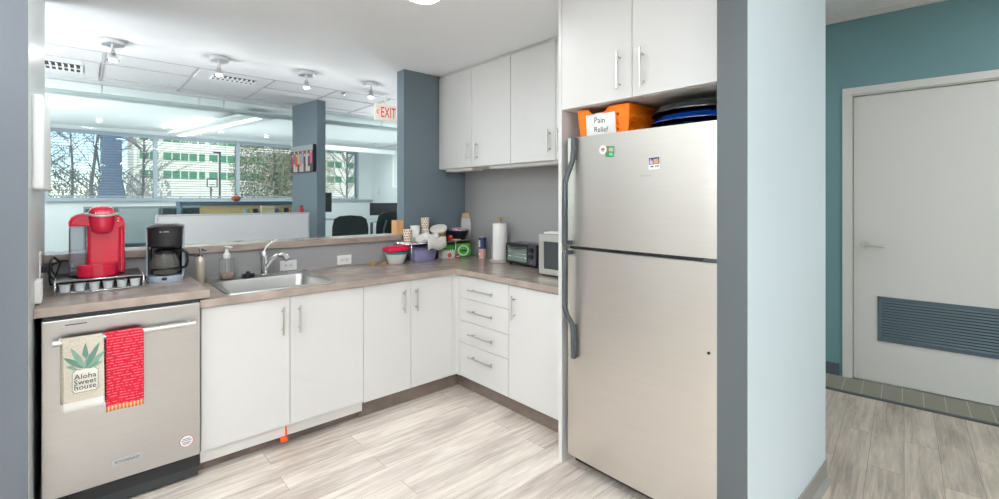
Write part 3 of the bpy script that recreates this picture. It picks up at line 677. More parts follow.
# ------------------------------------------------------------------ refrigerator
FY0, FY1 = .805, 1.605
t = thing('refrigerator', 'stainless top-freezer refrigerator with dark grey handles', 'refrigerator', (2.3, 1.205, 0))
O = Vector((2.3, 1.205, 0))
L(MB().box(2.005, 2.68, FY0+.005, FY1-.005, .03, 1.76).box(2.03, 2.1, FY0+.05, FY0+.1, 0, .03).box(2.03, 2.1, FY1-.1, FY1-.05, 0, .03).box(2.55, 2.62, FY0+.05, FY0+.1, 0, .03).box(2.55, 2.62, FY1-.1, FY1-.05, 0, .03)).build('body', mat('fridge_side', srgb(120, 122, 124), .5), t)
def fdoor(z0, z1):
    mb = MB(); P = []
    n = 24
    for k in range(n+1):
        u = -1+2*k/n; y = (FY0+FY1)/2+u*(FY1-FY0)/2
        P.append((1.938+.006*u*u+.007*max(0, abs(u)-.955)/.045*max(0, abs(u)-.955)/.045, y))
    P += [(1.996, FY1), (1.996, FY0)]
    mb.prism(P, 'z', z0, z1, True)
    for f in mb.bm.faces:
        if abs(f.normal.z) > .9: f.smooth = False
    return L(mb)
fz = fdoor(1.194, 1.768).build('freezer_door', M_fsteel, t)
fd = fdoor(.075, 1.176).build('fridge_door', M_fsteel, t)
L(MB().box(1.955, 2.0, FY0+.01, FY1-.01, 1.177, 1.193)).build('gasket', M_blackm, t)
L(MB().box(1.99, 2.004, FY0+.02, FY1-.02, .03, .074)).build('base_grille', M_blackm, t)
L(MB().box(1.935, 2.0, FY0+.0, FY0+.06, 1.178, 1.192, .002)).build('hinge', M_dkgrey, t)
mb = MB(); mb.tube([(1.925, 1.545, 1.765), (1.925, 1.547, 1.70), (1.922, 1.55, 1.645), (1.905, 1.566, 1.58), (1.892, 1.575, 1.53), (1.888, 1.577, 1.38), (1.888, 1.577, 1.215), (1.895, 1.575, 1.2)], .013, 12, flat=1.15)
mb.box(1.92, 1.945, 1.535, 1.557, 1.65, 1.766, .003).box(1.89, 1.945, 1.565, 1.588, 1.2, 1.222, .003)
L(mb).build('handle', M_dkgrey, fz)
mb = MB(); mb.tube([(1.895, 1.575, 1.17), (1.888, 1.577, 1.155), (1.888, 1.577, 1.0), (1.89, 1.577, .87), (1.9, 1.568, .83), (1.92, 1.552, .785), (1.925, 1.548, .74), (1.925, 1.547, .605)], .013, 12, flat=1.15)
mb.box(1.89, 1.945, 1.565, 1.588, 1.148, 1.17, .003).box(1.92, 1.945, 1.537, 1.557, .605, .78, .003)
L(mb).build('handle', M_dkgrey, fd)
L(MB().box(1.9365, 1.939, 1.104, 1.163, 1.547, 1.553)).build('nameplate', M_silver, fz)
L(MB().cyl((1.9365, .845, .80), (1.943, .845, .80), .006)).build('door_plug', M_blackm, fd)
mb = MB(); mb.m(0).cyl((1.9375, 1.368, 1.688), (1.9345, 1.368, 1.688), .022, 28).m(1).box(1.934, 1.9346, 1.356, 1.380, 1.685, 1.691).m(2).box(1.934, 1.9346, 1.359, 1.377, 1.692, 1.697).box(1.934, 1.9346, 1.362, 1.374, 1.68, 1.683)
tag(mb.build('fridge_magnet', [M_paper, mat('magnet_rust', srgb(190, 96, 80), .6), mat('magnet_ink', srgb(90, 80, 84), .6)]), 'round white magnet overlapping the green card on the freezer door', 'magnet')
mb = MB(); T = Matrix.Translation((1.9375, 1.335, 1.678)) @ Matrix.Rotation(math.radians(5), 4, 'X')
mb.m(0).box(-.0018, 0, -.03, .018, -.026, .026, M=T).m(1).box(-.0022, -.0018, -.027, -.002, -.0, .018, M=T).m(2).box(-.0022, -.0018, -.024, -.004, -.02, -.006, M=T).m(3).box(-.0022, -.0018, .001, .004, -.02, .02, M=T)
tag(mb.build('magnet_card', [mat('card_green', srgb(20, 130, 84), .5), mat('card_tan', srgb(170, 178, 150), .6), mat('card_mint', srgb(100, 190, 140), .6), mat('card_red', srgb(190, 40, 50), .6)]), 'small green card magnet on the freezer door', 'magnet')
mb = MB(); T = Matrix.Translation((1.9375, 1.09, 1.606)) @ Matrix.Rotation(math.radians(-3), 4, 'X')
mb.m(0).box(-.0018, 0, -.028, .028, -.028, .028, M=T).m(1).box(-.0022, -.0018, -.026, .026, -.006, .026, M=T).m(2).box(-.0026, -.0022, -.022, .002, -.004, .018, M=T).m(3).box(-.0026, -.0022, .006, .022, -.004, .012, M=T).box(-.0026, -.0022, .014, .02, .012, .02, M=T).m(4)
for y in (-.018, -.008, .008, .016): mb.box(-.0024, -.0018, y-.004, y+.003, -.018, -.012, M=T)
tag(mb.build('fridge_magnet', [M_paper, mat('magnet_navy', srgb(50, 52, 100), .6), mat('magnet_tan', srgb(206, 160, 120), .6), mat('magnet_lilac', srgb(206, 190, 214), .6), M_text]), 'small square picture magnet with navy top on the freezer door', 'magnet')

# basket on the fridge
t = thing('storage_basket', 'bright orange plastic basket with a handwritten label on top of the refrigerator', 'basket', (2.0, 1.41, 1.761))
def basket_side(mb, p0, p1, q0, q1, holes, dip=None, n=28, m_=12):
    # p0-p1 bottom edge, q0-q1 top edge; cells in `holes` are left open
    V = [[None]*(m_+1) for _ in range(n+1)]
    for i in range(n+1):
        for j in range(m_+1):
            u, v = i/n, j/m_; a = Vector(p0).lerp(Vector(p1), u); b = Vector(q0).lerp(Vector(q1), u)
            c = a.lerp(b, v)
            if dip and v > .5: c.z -= dip(u)*(v-.5)*2
            V[i][j] = mb.bm.verts.new(c)
    for i in range(n):
        for j in range(m_):
            if not holes(i, j): f = mb.bm.faces.new((V[i][j], V[i+1][j], V[i+1][j+1], V[i][j+1])); f.material_index = 0
BH = .148; fl = .012
A0, A1, B0, B1 = (0, .145, .004), (0, -.145, .004), (.26, -.145, .004), (.26, .145, .004)
a0, a1, b0, b1 = (-fl, .145+fl, BH), (-fl, -.145-fl, BH), (.26+fl, -.145-fl, BH), (.26+fl, .145+fl, BH)
mb = MB()
dipf = lambda u: .032*max(0, 1-((u-.42)/.2)**2)**.5 if abs(u-.42) < .2 else 0
fh = lambda i, j: (j == 8 and i % 2 == 0 and 4 < i < 22) or (i == 22 and j % 2 == 0 and 1 < j < 9) or (i == 4 and j % 2 == 0 and 1 < j < 9)
sh = lambda i, j: i % 2 == 0 and j % 2 == 0 and 1 < i < 27 and 1 < j < 9
basket_side(mb, A0, A1, a0, a1, fh, dipf); basket_side(mb, A1, B0, a1, b0, sh); basket_side(mb, B0, B1, b0, b1, sh, dipf); basket_side(mb, B1, A0, b1, a0, sh)
mb.box(0, .26, -.145, .145, 0, .004)
solid(mb.build('basket_body', M_orange, t), .003)
mb = MB()
ring = []
for (p, q) in ((a0, a1), (a1, b0), (b0, b1), (b1, a0)):
    for k in range(14):
        c = Vector(p).lerp(Vector(q), k/14)
        if p in (a0, b0): c.z -= dipf(k/14)
        ring.append(c)
ring.append(ring[0]); mb.tube(ring, .005, 8, flat=1.2); mb.build('rim', M_orange, t)
lb = MB().box(-.0012, 0, -.094, .085, -.055, .055).build('label_card', M_paper, t, (-.0145, .012, .065), (0, math.radians(-4.6), 0))
MB().text('Pain', .042, FACE_NEG_X(-.0014, 0.0, .022, .08), ext=.0003).text('Relief', .038, FACE_NEG_X(-.0014, -.005, -.026, .08), ext=.0003).build('lettering', M_text, lb)
t = thing('paper_packet', 'white packet inside the orange basket, seen through its front notch', 'packet', (2.03, 1.435, 1.766))
MB().box(-.012, .012, -.045, .045, 0, .13, .003).build('packet_body', M_paper, t); MB().box(-.0125, -.012, -.03, .03, .02, .05).build('packet_label', mat('packet_grey', srgb(180, 184, 190), .6), t)
# platters
M_plat = mat('platter_black', srgb(30, 38, 44), .12, coat=.4)
M_platb = mat('platter_blue', srgb(14, 52, 130), .15, coat=.4)
M_platc = pane('platter_clear', (.5, .52, .53), alpha=.2, body=(.2, .22, .24))
def platter(label, z, m_, r, hh, c=(2.24, 1.005)):
    t = MB(); n = 48; R = []
    for q, zz in ((.0, hh), (.6, hh), (.78, hh*.92), (.9, hh*.55), (.97, hh*.2), (1.0, .004), (1.0, 0), (.955, .004), (.88, hh*.5-.004), (.76, hh*.9-.006), (.6, hh-.006), (0, hh-.006)):
        R.append([Vector((max(q, .001)*r*math.cos(2*PI*i/n)*(1+(.012*math.cos(12*2*PI*i/n) if .75 < q < .95 else 0)), max(q, .001)*r*math.sin(2*PI*i/n)*(1+(.012*math.cos(12*2*PI*i/n) if .75 < q < .95 else 0)), zz)) for i in range(n)])
    t.rings(R); return tag(t.build('serving_platter', m_, loc=(c[0], c[1], z)), label, 'platter', None)
platter('clear dark serving platter at the bottom of the stack on the refrigerator', 1.762, M_plat, .243, .042)
platter('deep blue serving platter in the middle of the stack on the refrigerator', 1.806, M_platb, .241, .046)
platter('black serving platter topmost of the stack on the refrigerator', 1.853, M_plat, .239, .048)

# ------------------------------------------------------------------ counter corner: shelf rack and food things
CT = .92
t = thing('counter_rack', 'chrome wire shelf standing over containers in the counter corner', 'shelf', (2.335, 3.38, CT))
mb = MB(); X0, X1, Y0, Y1, zs = -.385, .355, -.105, .105, .155
for y in (Y0, Y1): mb.cyl((X0, y, zs), (X1, y, zs), .004, 8)
for x in (X0, X1): mb.cyl((x, Y0, zs), (x, Y1, zs), .004, 8)
for k in range(1, 9): mb.cyl((X0, Y0+.0233*k, zs), (X1, Y0+.0233*k, zs), .0022, 6)
mb.build('wire_shelf', M_chrome, t)
for x in (X0+.05, .11, X1):
    for y in (Y0, Y1): MB().cyl((x, y, 0), (x, y, zs), .004, 8).build('leg', M_chrome, t)
ZS = CT+.1595

def bowl(name, label, cat, loc, r0, r1, h, m_, lidm=None, lid_name='lid'):
    t = thing(name, label, cat, loc)
    MB().lathe([(r0*.9, 0), (r0, .004), (r1, h), (r1+.006, h+.002), (r1-.004, h), (r0-.005, .006), (0, .006)], n=32).build('bowl_body', m_, t)
    if lidm: MB().lathe([(r1+.008, h-.004), (r1+.01, h+.006), (r1-.01, h+.012), (0, h+.012)], n=32).build(lid_name, lidm, t)
    return t
bowl('food_container', 'white round bowl with a teal lid at the left end of the counter clutter', 'container', (1.905, 3.36, CT), .062, .088, .084, M_paper, mat('teal_lid', srgb(60, 150, 150), .4))
mb = MB(); mb.box(-.09, .09, -.066, .066, 0, .034, .007, 3); mb.box(-.072, .072, -.052, .052, .034, .041, .003)
tag(mb.build('container_lid', mat('pink_red_plastic', srgb(214, 16, 66), .4), loc=(1.902, 3.355, CT+.101), rot=(0, math.radians(-4), 0)), 'pinkish-red container lid resting on the teal-lidded white bowl', 'lid')
t = thing('food_container', 'large translucent purple container under the wire shelf', 'container', (2.165, 3.375, CT))
mb = MB(); mb.rings([rr(-.1, .1, -.065, .065, .03, 0), rr(-.115, .115, -.078, .078, .03, .1)], True); mb.build('tub', pane('purple_plastic', srgb(205, 200, 232), alpha=.65, body=srgb(182, 178, 220)), t)
mb = MB(); mb.rings([rr(-.121, .121, -.084, .084, .03, .098), rr(-.121, .121, -.084, .084, .03, .11), rr(-.105, .105, -.07, .07, .03, .113)], True); mb.build('lid', mat('lilac_lid', srgb(112, 108, 150), .45), t)
for x, y, lb_ in ((1.735, 3.42, 'gold jar lid ring on the counter, further from the white bowl'), (1.84, 3.435, 'gold jar lid ring on the counter, nearer the white bowl')):
    mb = MB(); mb.lathe([(.034, 0), (.038, .002), (.038, .011), (.034, .013), (.028, .010), (.028, .002), (.034, 0)], n=28, caps=False)
    tag(mb.build('jar_ring', mat('ring_brass', srgb(206, 164, 96), .28, .85), loc=(x, y, CT)), lb_, 'jar ring', 'gold jar rings on the counter')
t = thing('tissue_box', 'white box with green top and orange fruit print under the wire shelf', 'box', (2.405, 3.36, CT), math.radians(-3))
mb = MB(); mb.m(0).box(-.062, .062, -.045, .045, 0, .082, .004).m(1).box(-.062, .062, -.0452, .045, .082, .115, .004); mb.build('carton', [M_paper, mat('grass_green', srgb(74, 158, 62), .5)], t)
mb = MB(); mb.m(0).cyl((0.005, -.0455, .03), (.005, -.0468, .03), .02, 18).m(1)
for k in range(5): mb.prism([(-.06+.024*k, .084), (-.036+.024*k, .084), (-.048+.024*k, .066)], 'y', -.0465, -.045)
mb.build('print', [mat('fruit_orange', srgb(238, 110, 74), .6), MATS['grass_green']], t)
t = thing('snack_bag', 'bright green snack bag with white ring print under the wire shelf', 'bag', (2.575, 3.35, CT), math.radians(-24))
mb = MB(); 
R = []
for k in range(9):
    v = k/8; th = .04*math.sin(PI*min(1, v*.9+.1))**.6+.002; wd = .076-.006*math.cos(v*9)
    R.append([Vector((wd*math.cos(a), th*math.sin(a), .004+.118*v)) for a in [2*PI*q/20 for q in range(20)]])
mb.rings(R); bg = mb.build('pouch', mat('snack_green', srgb(82, 190, 50), .35), t)
mb = MB(); mb.m(0)
mb.rings([[Vector(((.046+.006*math.cos(b))*math.cos(a), -.042+.004*math.sin(b), .062+(.042+.006*math.cos(b))*math.sin(a))) for b in [2*PI*q/6 for q in range(6)]] for a in [2*PI*k/28 for k in range(28)]], caps=False, loop=True)
mb.m(1).box(-.028, .028, -.045, -.04, .052, .072, .003); mb.build('print', [M_paper, mat('dark_green', srgb(30, 96, 44), .5)], t)
bk = thing('red_packet', 'small red and white packet between the white box and green bag', 'packet', (2.487, 3.31, CT), math.radians(-10))
MB().box(-.012, .012, -.02, .02, 0, .035, .003).build('pack', mat('packet_red', srgb(196, 40, 56), .5), bk); MB().box(-.0122, .0122, -.0205, .0205, .012, .02).build('band', M_paper, bk)

# on the ledge end and on the wire shelf
t = thing('wooden_box', 'open light wooden utensil box on the right end of the ledge', 'box', (2.019, 3.535, 1.141))
Mw = mat('light_wood', srgb(214, 170, 118), .6, noise=(14, .15, (1, 1, .15)))
mb = MB(); mb.box(-.034, .034, -.042, -.036, 0, .122).box(-.034, .034, .036, .042, 0, .122).box(-.034, -.028, -.036, .036, 0, .122).box(.028, .034, -.036, .036, 0, .122).box(-.028, .028, -.036, .036, 0, .006); mb.build('box_body', Mw, t)
def gold_cup(label, loc, h=.1):
    t = thing('paper_cup', label, 'cup', loc)
    MB().lathe([(.030, 0), (.037, h), (.039, h+.002), (.0365, h), (.029, .003), (0, .003)], n=28).build('cup_body', M_paper, t)
    mb = MB()
    for r in range(5):
        for k in range(11):
            a = 2*PI*(k+.5*(r % 2))/11; z0 = .008+r*h*.19; rad = .0304+.0069*(z0+.0085)/h
            P = []
            for u, v in ((0, -.0098), (.0078, 0), (0, .0098), (-.0078, 0)):
                aa = a+u/rad; rr_ = rad+.0068*v/h+.0004; P.append(mb.bm.verts.new((rr_*math.cos(aa), rr_*math.sin(aa), z0+.0085+v)))
            mb.bm.faces.new(P)
    mb.build('diamond_print', mat('gold_print', srgb(178, 128, 40), .5), t); return t
gold_cup('white paper cup with gold diamonds, lower one in front of the ledge end', (1.998, 3.335, ZS), .112)
wc = thing('paper_cup', 'plain white paper cup stack beside the wooden box', 'cup', (2.118, 3.41, ZS))
MB().lathe([(.034, 0), (.042, .135), (.044, .137), (.041, .135), (.033, .003), (0, .003)], n=28).build('cup_body', M_paper, wc)
MB().lathe([(.043, .129), (.0445, .131), (.0445, .134), (.043, .136)], n=28, caps=False).build('rolled_rim', M_paper, wc)
cs = thing('paper_cup', 'white paper cup standing under the higher gold-diamond cup', 'cup', (2.225, 3.425, ZS))
MB().lathe([(.03, 0), (.037, .095), (.039, .098), (0, .0985)], n=28).build('cup_body', mat('cup_cream', srgb(226, 220, 208), .7), cs)
gold_cup('white paper cup with gold diamonds, higher one standing on another cup', (2.225, 3.425, ZS+.099), .1)
mb = MB(); n = 20; R = []
for j in range(8):
    row = []
    for i in range(n+1):
        u, v = i/n-.5, j/7
        row.append(Vector((u*.24+.02*math.sin(v*3), -.06+.12*min(v, .7) if v < .7 else -.06+.12*.7-(v-.7)*.02-.1, .03+.02*math.sin(u*9+v*4)*.6+(.03*math.exp(-(u-.0)**2*30)))))
    R.append(row)
mb.bm.free()
mb = MB()
rnd = random.Random(5)
def napkin(mb, cx, cy, z, wx, wy, a, drop):
    R = []
    for j in range(9):
        row = []
        for i in range(15):
            u, v = i/14-.5, j/8-.5
            x = u*wx; y = v*wy; zz = z+.01*math.sin(u*8+a)+.008*math.cos(v*7+a*2)
            if v < -.2: y = -.2*wy-(abs(v)-.2)*wy*.35; zz -= drop*(abs(v)-.2)/.3
            row.append(Vector((cx+x*math.cos(a*.1)-y*math.sin(a*.1), cy+y, zz)))
        R.append(row)
    mb.rings(R, caps=False, closed=False)
napkin(mb, 2.165, 3.31, ZS+.02, .24, .13, 1, .012); napkin(mb, 2.17, 3.31, ZS+.042, .21, .12, 2.2, .02); napkin(mb, 2.20, 3.32, ZS+.062, .15, .1, 3.1, .02)
tag(solid(mb.build('paper_napkins', mat('napkin_white', srgb(232, 229, 224), .9)), .006), 'crumpled pile of white paper napkins at the front of the wire shelf', 'napkins')
mb = MB(); napkin(mb, 2.215, 3.245, ZS+.03, .2, .05, 4, .085)
tag(solid(mb.build('paper_napkin', MATS['napkin_white']), .006), 'white paper napkin hanging over the front edge of the wire shelf', 'napkin')
t = thing('woven_basket', 'tan woven bowl with a wide white rim tipped on its side on the wire shelf', 'basket', (2.335, 3.375, ZS+.078)); t.scale = (.86, .86, .9)
T = Matrix.Rotation(math.radians(-9), 4, 'Y') @ Matrix.Rotation(math.radians(17), 4, Vector((.83, -.56, 0)))
MB().lathe([(.045, -.062), (.062, -.056), (.083, .02)], n=32, M=T).build('basket_body', stripes('woven_tan', srgb(196, 152, 104), srgb(160, 116, 74), .012, .004), t)
MB().lathe([(.083, .018), (.088, .03), (.084, .042), (.07, .045), (.0, .045)], n=32, M=T).build('rim', mat('rim_white', srgb(236, 232, 224), .7), t)
mb = MB(); mb.sphere((0, 0, .024), .026, sz=.92); ap = tag(mb.build('red_apple', mat('apple_red', srgb(196, 34, 30), .3), loc=(2.405, 3.30, ZS)), 'small shiny red apple in front of the tipped woven bowl', 'apple')
t = thing('wooden_tongs', 'small wooden wedge lying beside the black bowl', 'utensil', (2.44, 3.295, ZS), math.radians(-30))
MB().box(-.035, .035, -.012, .012, 0, .012, .003).build('blade', Mw, t); MB().box(.03, .06, -.008, .008, .002, .01, .002).build('tip', Mw, t)
t = thing('snack_bowl', 'black bowl heaped with pink and white packets on the wire shelf', 'bowl', (2.535, 3.372, ZS))
MB().lathe([(.07, 0), (.075, .003), (.108, .078), (.113, .082), (.106, .078), (.07, .006), (0, .006)], n=32).build('bowl_body', mat('navy_black', srgb(28, 32, 42), .3), t)
mp_ = MB().box(-.022, .022, -.012, .012, -.003, .003, .0025).build('sugar_packet', mat('packet_pink', srgb(226, 150, 176), .7), loc=(2.535, 3.372, ZS+.105)); tag(mp_, 'pink sweetener packet heaped in the black bowl', 'packet', 'packets in the black bowl')
me2 = mp_.data.copy(); me2.materials[0] = M_paper
me3 = mp_.data.copy(); me3.materials[0] = mat('packet_lilac', srgb(196, 180, 206), .7)
for k in range(22):
    o = mp_.copy(); COL.objects.link(o); o.data = (mp_.data, me2, me3)[k % 3]
    a = rnd.random()*2*PI; r = .075*rnd.random()**.5
    o.location = (2.535+r*math.cos(a), 3.372+r*math.sin(a), ZS+.072+.028*(1-r/.075)+.006*rnd.random()); o.rotation_euler = (rnd.uniform(-.5, .5), rnd.uniform(-.5, .5), rnd.random()*6); o['label'] = ('pink', 'white', 'pale lilac')[k % 3]+' sweetener packet heaped in the black bowl'
t = thing('paper_bag', 'tall slim white and tan bag standing against the corner wall', 'bag', (2.672, 3.425, ZS), math.radians(-28))
mb = MB(); R = []
for z, wx, wy in ((0, .042, .03), (.13, .044, .03), (.185, .038, .022), (.22, .03, .008), (.235, .028, .004)):
    R.append([Vector((wx*s, wy*q, z)) for s, q in ((-1, -1), (1, -1), (1, 1), (-1, 1))])
mb.rings(R, smooth=False)
for f in mb.bm.faces: f.material_index = 1 if f.calc_center_median().z > .19 else 0
mb.build('bag_body', [mat('bag_grey_white', srgb(206, 206, 204), .6), mat('bag_tan', srgb(196, 168, 132), .7)], t)
mb = MB()
for k in range(6): mb.box(-.028, .02+.008*(k % 2), -.0312, -.03, .03+.011*k, .034+.011*k)
mb.build('print', mat('bag_print', srgb(140, 144, 152), .7), t)

t = thing('salt_canister', 'dark blue and pink cardboard canister left of the paper towel stand', 'canister', (2.645, 3.15, CT))
mb = MB(); mb.m(0).lathe([(.032, 0), (.032, .085)], n=28, caps=False).m(1).lathe([(.032, .085), (.032, .184)], n=28, caps=False).m(2).lathe([(.0, 0), (.032, .0), (.0328, .003), (.032, .005)], n=28, caps=False).lathe([(.032, .184), (.033, .186), (.033, .19), (.03, .19), (0, .189)], n=28, caps=False)
mb.build('canister_body', [mat('can_pink', srgb(226, 172, 160), .5), mat('can_navy', srgb(36, 46, 92), .45), M_silver], t)
mb = MB(); mb.box(-.0332, -.0318, -.01, .01, .1, .16).box(-.0332, -.0318, -.01, .01, .03, .045); mb.build('label', M_paper, t)

t = thing('paper_towel_stand', 'paper towel stand with round grey base and brass knob', 'stand', (2.615, 2.885, CT))
MB().lathe([(.088, 0), (.09, .004), (.088, .014), (.08, .018), (0, .018)], n=36).build('base', mat('stone_grey', srgb(176, 168, 158), .5), t)
mb = MB(); mb.cyl((0, 0, .016), (0, 0, .34), .007, 12); mb.build('post', M_nickel, t)
MB().lathe([(.008, .334), (.014, .34), (.012, .348), (.021, .356), (.021, .365), (.012, .373), (0, .374)], n=20).build('knob', mat('brass', srgb(180, 150, 98), .3, .9), t)
mb = MB(); mb.cyl((-.02, .078, .016), (-.02, .078, .14), .0045, 10); mb.build('tension_arm', M_nickel, t)
t = thing('paper_towel_roll', 'white paper towel roll on the stand beside the toaster oven', 'paper towel', (2.615, 2.885, CT+.0185))
MB().lathe([(.02, 0), (.06, 0), (.061, .004), (.061, .296), (.06, .30), (.02, .30), (.0195, .29), (.0195, .01)], n=40, caps=False).build('paper', mat('towel_paper', srgb(246, 245, 242), .9, bump=(60, .3, (1, 1, 1))), t)
MB().lathe([(.017, 0), (.0192, 0), (.0192, .299), (.017, .299)], n=24, caps=False).build('cardboard_core', mat('cardboard', srgb(180, 150, 116), .8), t)

t = thing('toaster_oven', 'small black toaster oven between the paper towels and the microwave', 'toaster oven', (2.615, 2.56, CT))
mb = MB(); X0, X1 = -.08, .1; Y0, Y1 = -.165, .165
mb.box(X0+.012, X1, Y0, Y1, .014, .175, .012, 3)
for y in (Y0+.03, Y1-.03):
    for x in (X0+.03, X1-.03): mb.cyl((x, y, 0), (x, y, .016), .01, 10)
mb.build('body', M_black, t)
mb = MB(); yd0 = Y0+.085
mb.box(X0, X0+.012, yd0, Y1-.004, .02, .036).box(X0, X0+.012, yd0, Y1-.004, .145, .172).box(X0, X0+.012, yd0, yd0+.012, .036, .145).box(X0, X0+.012, Y1-.016, Y1-.004, .036, .145)
dr = mb.build('door', M_black, t)
MB().box(X0+.004, X0+.007, yd0+.01, Y1-.014, .034, .147).build('window', mat('toaster_window', srgb(128, 146, 138), .12), dr)
mb = MB(); pts = [(X0-.004-.022*math.sin(PI*k/10), yd0+.01+(Y1-yd0-.03)*k/10, .152-.014*math.sin(PI*k/10)) for k in range(11)]; mb.tube(pts, .008, 8); mb.build('handle', M_dkgrey, dr)
mb = MB(); mb.box(X0+.002, X0+.0125, Y0+.002, yd0-.004, .02, .17, .002).build('control_panel', M_dkgrey, t)
for z in (.135, .085): 
    mb = MB(); mb.cyl((X0+.003, Y0+.044, z), (X0-.016, Y0+.044, z), .019, 20); mb.box(X0-.019, X0-.015, Y0+.042, Y0+.046, z-.016, z+.016); mb.build('knob', M_blackm, t)
MB().cyl((X0+.003, Y0+.044, .04), (X0-.001, Y0+.044, .04), .007).build('indicator', mat('indicator_red', srgb(160, 60, 60), .4), t)
mb = MB()
for k in range(5): mb.box(X0+.0025, X0+.0045, Y1-.06, Y1-.022, .05+.02*k, .054+.02*k)
for z in (.07, .095): mb.cyl((X0+.002, yd0+.014, z), (X0+.002, Y1-.02, z), .0025, 6)
mb.build('rack_wires', M_chrome, dr)

t = thing('microwave', 'stainless microwave oven at the right end of the counter', 'microwave', (2.53, 1.96, CT))
mb = MB(); X0, X1, Y0, Y1 = -.19, .185, -.26, .222
mb.box(X0+.02, X1, Y0, Y1, .01, .285, .004)
for y in (Y0+.04, Y1-.04):
    for x in (X0+.06, X1-.04): mb.cyl((x, y, 0), (x, y, .012), .012, 10)
mb.build('body', mat('mw_body', srgb(150, 148, 144), .35, .6), t)
mb = MB(); mb.box(X0, X0+.02, Y0+.12, Y1, .012, .05, .002).box(X0, X0+.02, Y0+.12, Y1, .235, .283, .002).box(X0, X0+.02, Y0+.12, Y0+.16, .05, .235).box(X0, X0+.02, Y1-.045, Y1, .05, .235)
dr = mb.build('door', mat('mw_steel', (.66, .64, .6), .33, .85), t)
MB().box(X0+.003, X0+.012, Y0+.16, Y1-.045, .05, .235).build('window', mat('mw_window', srgb(62, 66, 68), .15), dr)
MB().box(X0+.001, X0+.02, Y0, Y0+.118, .012, .283, .002).build('control_panel', M_black, t)
mb = MB(); mb.box(-.07, .05, -.05, .06, 0, .006, .001).box(-.06, .06, -.04, .07, .006, .01, .001)
tag(mb.build('paper_stack', M_paper, loc=(2.44, 2.11, CT+.286), rot=(0, 0, .3)), 'small stack of white papers lying on the microwave', 'papers')

# ------------------------------------------------------------------ ceiling things
M_bulb = mat('bulb_glow', (1, 1, 1), .5, emit=(1, .96, .9), es=9)
sl = thing('spot_light', 'ceiling spot light nearest the left wall', 'light', (.17, 4.25, CZ))
MB().lathe([(.066, 0), (.068, -.002), (.068, -.03), (.064, -.034), (0, -.034)], n=32).build('canopy', mat('canopy_nickel', (.86, .86, .87), .3, .9), sl)
mb = MB(); mb.cyl((0, 0, -.026), (0, 0, -.085), .009, 12).box(-.012, .012, -.012, .012, -.1, -.07, .003); mb.build('stem', M_nickel, sl)
MB().lathe([(.012, -.088), (.022, -.098), (.036, -.13), (.038, -.138), (.034, -.139), (.02, -.11)], n=24, caps=False).build('shade', M_chrome, sl)
MB().sphere((0, 0, -.128), .027, sz=.8).build('bulb', M_bulb, sl)
for (x, y), lb_ in zip(((.81, 4.19), (1.472, 4.153), (2.07, 4.13)), ('ceiling spot light second from the left, by the square air vent', 'ceiling spot light above the dark column', 'ceiling spot light nearest the exit sign')):
    dup(sl, (x, y, CZ), label=lb_)
def vent(label, x0, x1, y0, y1):
    cx, cy = (x0+x1)/2, (y0+y1)/2; hx, hy = (x1-x0)/2, (y1-y0)/2
    t = thing('air_vent', label, 'vent', (cx, cy, CZ-.003))
    MB().box(-hx, hx, -hy, hy, -.006, .003, .001).build('face_plate', mat('vent_white', srgb(242, 243, 244), .5), t)
    MB().box(-hx*.62, hx*.62, -hy*.5, hy*.5, -.0068, -.006).build('opening', M_blackm, t)
    mb = MB()
    for k in range(10):
        x = -hx*.6+hx*1.2*k/9; mb.box(-.009, .009, -hy*.5, hy*.5, -.0006, .0006, M=Matrix.Translation((x, 0, -.011)) @ Matrix.Rotation(.6, 4, 'Y'))
    mb.box(-hx*.62, hx*.62, -.006, .006, -.016, -.007); mb.build('louvers', MATS['vent_white'], t)
vent('square white ceiling air vent at the far left', -.45, .12, 5.03, 5.60)
vent('white ceiling air vent behind the second spot light', .76, 1.34, 4.65, 5.01)
t = thing('sprinkler_head', 'tiny ceiling sprinkler between the column and the exit sign', 'sprinkler', (2.06, 4.72, CZ))
MB().lathe([(.03, 0), (.03, -.004), (.012, -.008), (.008, -.02), (.006, -.035)], n=18).build('body', M_chrome, t); MB().lathe([(.018, -.036), (.018, -.039), (0, -.039)], n=14).build('deflector', M_chrome, t)
t = thing('exit_sign', 'red EXIT sign with left arrow hanging from the ceiling by the blue wall', 'sign', (2.445, 4.54, 2.375))
MB().box(-.125, .125, -.02, .02, -.088, .088, .004).build('housing', mat('sign_cream', srgb(226, 214, 200), .5, emit=srgb(226, 214, 200), es=.35), t)
MB().cyl((0, 0, .088), (0, 0, .186), .01, 12).build('stem', M_paper, t)
mb = MB(); mb.text('EXIT', .158, FACE_NEG_Y(.024, -.0208, -.003), ext=.0008, sx=.56).build('lettering', mat('exit_red', srgb(206, 22, 40), .5, emit=srgb(206, 22, 40), es=.35), t)
mb = MB(); mb.tube([(-.092, -.0205, .022), (-.112, -.0205, 0), (-.092, -.0205, -.022)], .0045, 6).build('arrow', MATS['exit_red'], t)
t = thing('pendant_light', 'long white linear pendant light below the office ceiling', 'light', (1.5, 8.05, 2.535), math.radians(10))
MB().box(-.2, .2, -1.45, 1.45, -.02, .03, .02, 3).build('housing', mat('pendant_white', srgb(238, 240, 242), .5), t)
MB().box(-.05, .05, -1.4, 1.4, -.027, -.0255).build('diffuser', mat('pendant_glow', (1, 1, 1), .5, emit=(1, 1, 1), es=1.4), t)
for y in (-1.0, 1.0): MB().cyl((0, y, .03), (0, y, .085), .006, 8).build('hanger', M_nickel, t)
